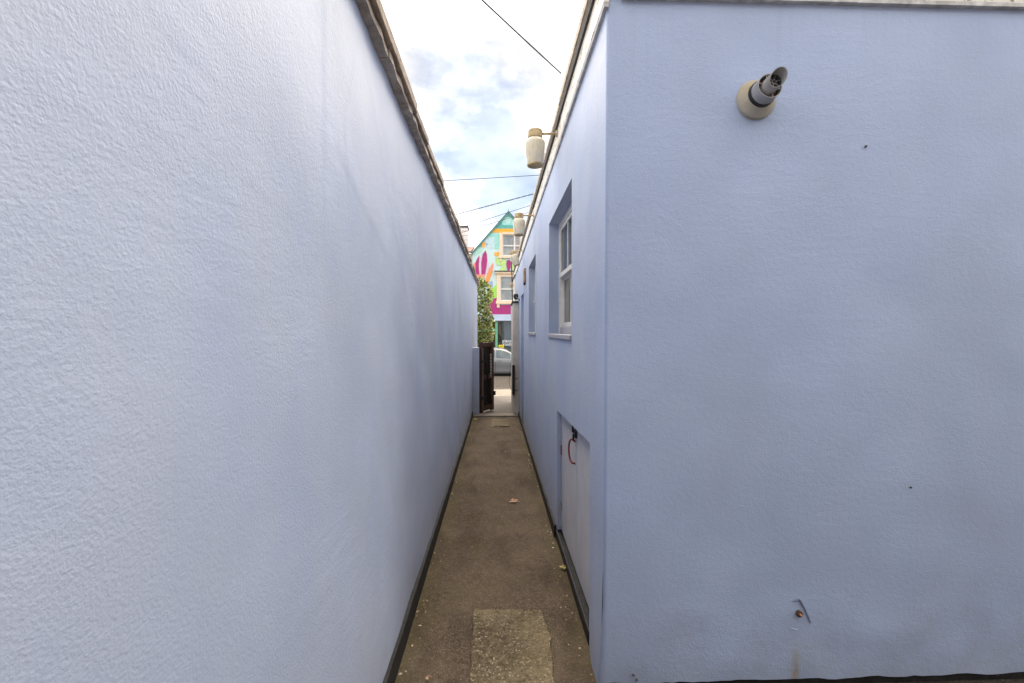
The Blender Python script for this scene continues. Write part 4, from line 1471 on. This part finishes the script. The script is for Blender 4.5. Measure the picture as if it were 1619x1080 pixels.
# ================================================================== CAR
CY = 22.5
CZ = ROADZ(CY)
M['silver'] = simple('silver_car_paint', (0.20, 0.205, 0.21), 0.3, 0.5, var=0.02, spec=0.6)
M['car_glass'] = simple('tinted_car_glass', (0.09, 0.11, 0.115), 0.06, var=0.3, scale=2, spec=0.9)
M['rubber'] = simple('tyre_rubber', (0.02, 0.02, 0.02), 0.8)
car = thing('silver_car', (0.25, CY, CZ), 'silver hatchback parked across the far side of the street', 'car')
# stations along x (front at +): x, sill z, belt z, roof z, half width low, half width belt, half width roof
FX = 2.30
ST = [(-1.82, .42, .78, .80, .60, .58, .55), (-1.76, .30, .93, 1.02, .74, .70, .56), (-1.60, .24, .98, 1.26, .82, .77, .55), (-1.25, .20, 1.00, 1.41, .86, .80, .56), (-0.70, .20, .99, 1.47, .87, .81, .57),
      (-0.20, .20, .98, 1.48, .87, .81, .57), (0.20, .20, .965, 1.455, .87, .81, .565), (0.50, .20, .955, 1.37, .87, .81, .56), (0.80, .20, .945, 1.20, .87, .81, .57), (1.10, .20, .935, 1.00, .87, .81, .62),
      (1.40, .21, .89, .93, .87, .79, .60), (1.80, .24, .82, .86, .85, .75, .55), (2.12, .28, .70, .74, .78, .68, .50), (FX, .36, .56, .58, .60, .55, .42)]


def ring(s):
    x, zs_, zb_, zr, wl, wb, wr = s
    P = [(wl * 0.93, zs_), (wl * 0.985, zs_ + 0.10), (wl * 0.965, zs_ + 0.16), (wl, zs_ + (zb_ - zs_) * 0.55), (wl * 0.985, zs_ + (zb_ - zs_) * 0.80), (wb * 1.03, zb_ - 0.05), (wb, zb_), (wr + (wb - wr) * 0.10, zr - 0.05), (wr * 0.86, zr - 0.012), (0, zr)]
    full = [(-a, z) for a, z in P] + [(a, z) for a, z in P[::-1][1:]]
    return [Vector((x, CY + a, CZ + z)) for a, z in full]


rg = [ring(s) for s in ST]
K = len(rg[0])
mb = MB()
V = [p for r_ in rg for p in r_]
Fc = []
for i in range(len(rg) - 1):
    for k in range(K - 1):
        Fc.append((i * K + k, (i + 1) * K + k, (i + 1) * K + k + 1, i * K + k + 1))
    Fc.append((i * K + K - 1, (i + 1) * K + K - 1, (i + 1) * K, i * K))
Fc += [tuple(range(K)), tuple(range((len(rg) - 1) * K, len(rg) * K))[::-1]]
bo = mb.add(V, Fc).build('body', M['silver'], car, smooth=True)


def side_pt(x, f, off=0.006, sgn=-1):      # point on the glasshouse side between belt (0) and roof edge (1)
    for s0, s1 in zip(ST[:-1], ST[1:]):
        if s0[0] <= x <= s1[0]:
            t_ = (x - s0[0]) / (s1[0] - s0[0])
            r0, r1 = ring(s0), ring(s1)
            a = r0[6].lerp(r1[6], t_)
            b1 = r0[7].lerp(r1[7], t_)
            p = a.lerp(b1, f)
            if sgn > 0:
                p.y = 2 * CY - p.y
            p.y += sgn * off
            return p


for sgn in (-1, 1):
    for x0, x1 in ((-1.28, -0.72), (-0.66, -0.12), (-0.05, 0.86)):
        mb = MB()
        k = 8
        xs = [x0 + (x1 - x0) * i / k for i in range(k + 1)]
        for a, b1 in zip(xs[:-1], xs[1:]):
            mb.quad(side_pt(a, 0.06, 0.006, sgn), side_pt(b1, 0.06, 0.006, sgn), side_pt(b1, 0.90, 0.006, sgn), side_pt(a, 0.90, 0.006, sgn))
        mb.build('side_window', M['car_glass'], car)
    bx = CY + sgn * 0.872
    for xh in (-0.62, 0.10):
        MB().box(xh - 0.09, bx - 0.02, CZ + 0.845, xh + 0.09, bx + 0.02, CZ + 0.88).build('door_handle', M['silver'], car, bevel=0.006)
    for xs_ in (-0.09, 0.74):
        MB().box(xs_ - 0.006, bx - 0.006, CZ + 0.31, xs_ + 0.006, bx + 0.001, CZ + 0.80).build('door_gap', M['dark'], car)
    MB().box(-1.45, bx - 0.012, CZ + 0.805, 1.2, bx - 0.002, CZ + 0.822).build('body_crease', M['steel'], car)
    MB().box(-1.0, bx - 0.01, CZ + 0.205, 1.1, bx + 0.002, CZ + 0.245).build('sill_trim', M['rubber'], car)
    mr = MB()
    mr.lathe([(0.0, -0.10), (0.055, -0.085), (0.075, 0.0), (0.06, 0.07), (0.0, 0.09)], Matrix.Translation((0.80, CY + sgn * 0.97, CZ + 1.02)) @ Matrix.Rotation(R(90), 4, 'X') @ Matrix.Scale(0.8, 4, (0, 1, 0)), 12)
    mr.build('wing_mirror', M['silver'], car, smooth=True)
    for wx in (-1.15, 1.42):
        Tw = Matrix.Translation((wx, CY + sgn * 0.80, CZ + 0.31)) @ Matrix.Rotation(R(90) * -sgn, 4, 'X')
        wv = MB().lathe([(0.20, -0.09), (0.295, -0.09), (0.31, -0.07), (0.31, 0.07), (0.295, 0.085), (0.205, 0.085)], Tw, 28).build('wheel', M['rubber'], car, smooth=True)
        MB().lathe([(0.0, 0.055), (0.05, 0.06), (0.07, 0.045), (0.18, 0.060), (0.206, 0.084)], Tw, 28).build('rim', M['steel'], wv)
        MB().lathe([(0.0, 0.088), (0.0, 0.072)], Tw, 8).build('hub_cap', M['steel'], wv)
# windscreen, tailgate glass, lamps, plates
mb = MB()
mb.quad(Vector((0.50, CY - 0.50, CZ + 1.385)), Vector((0.50, CY + 0.50, CZ + 1.385)), Vector((1.08, CY + 0.58, CZ + 1.03)), Vector((1.08, CY - 0.58, CZ + 1.03)))
mb.build('windscreen', M['car_glass'], car)
mb = MB()
mb.quad(Vector((-1.36, CY - 0.48, CZ + 1.385)), Vector((-1.36, CY + 0.48, CZ + 1.385)), Vector((-1.72, CY + 0.52, CZ + 1.09)), Vector((-1.72, CY - 0.52, CZ + 1.09)))
mb.build('rear_window', M['car_glass'], car)
for s in (-1, 1):
    MB().lathe([(0.0, 0.05), (0.07, 0.04), (0.10, 0.0)], Matrix.Translation((2.14, CY + s * 0.54, CZ + 0.66)) @ Matrix.Rotation(R(75), 4, 'Y'), 14).build('headlight', M['white_wood'], car, smooth=True)
    MB().box(-1.80, CY + s * 0.62 - 0.06, CZ + 0.72, -1.72, CY + s * 0.62 + 0.06, CZ + 0.98).build('tail_light', M['red_plastic'], car, bevel=0.02)
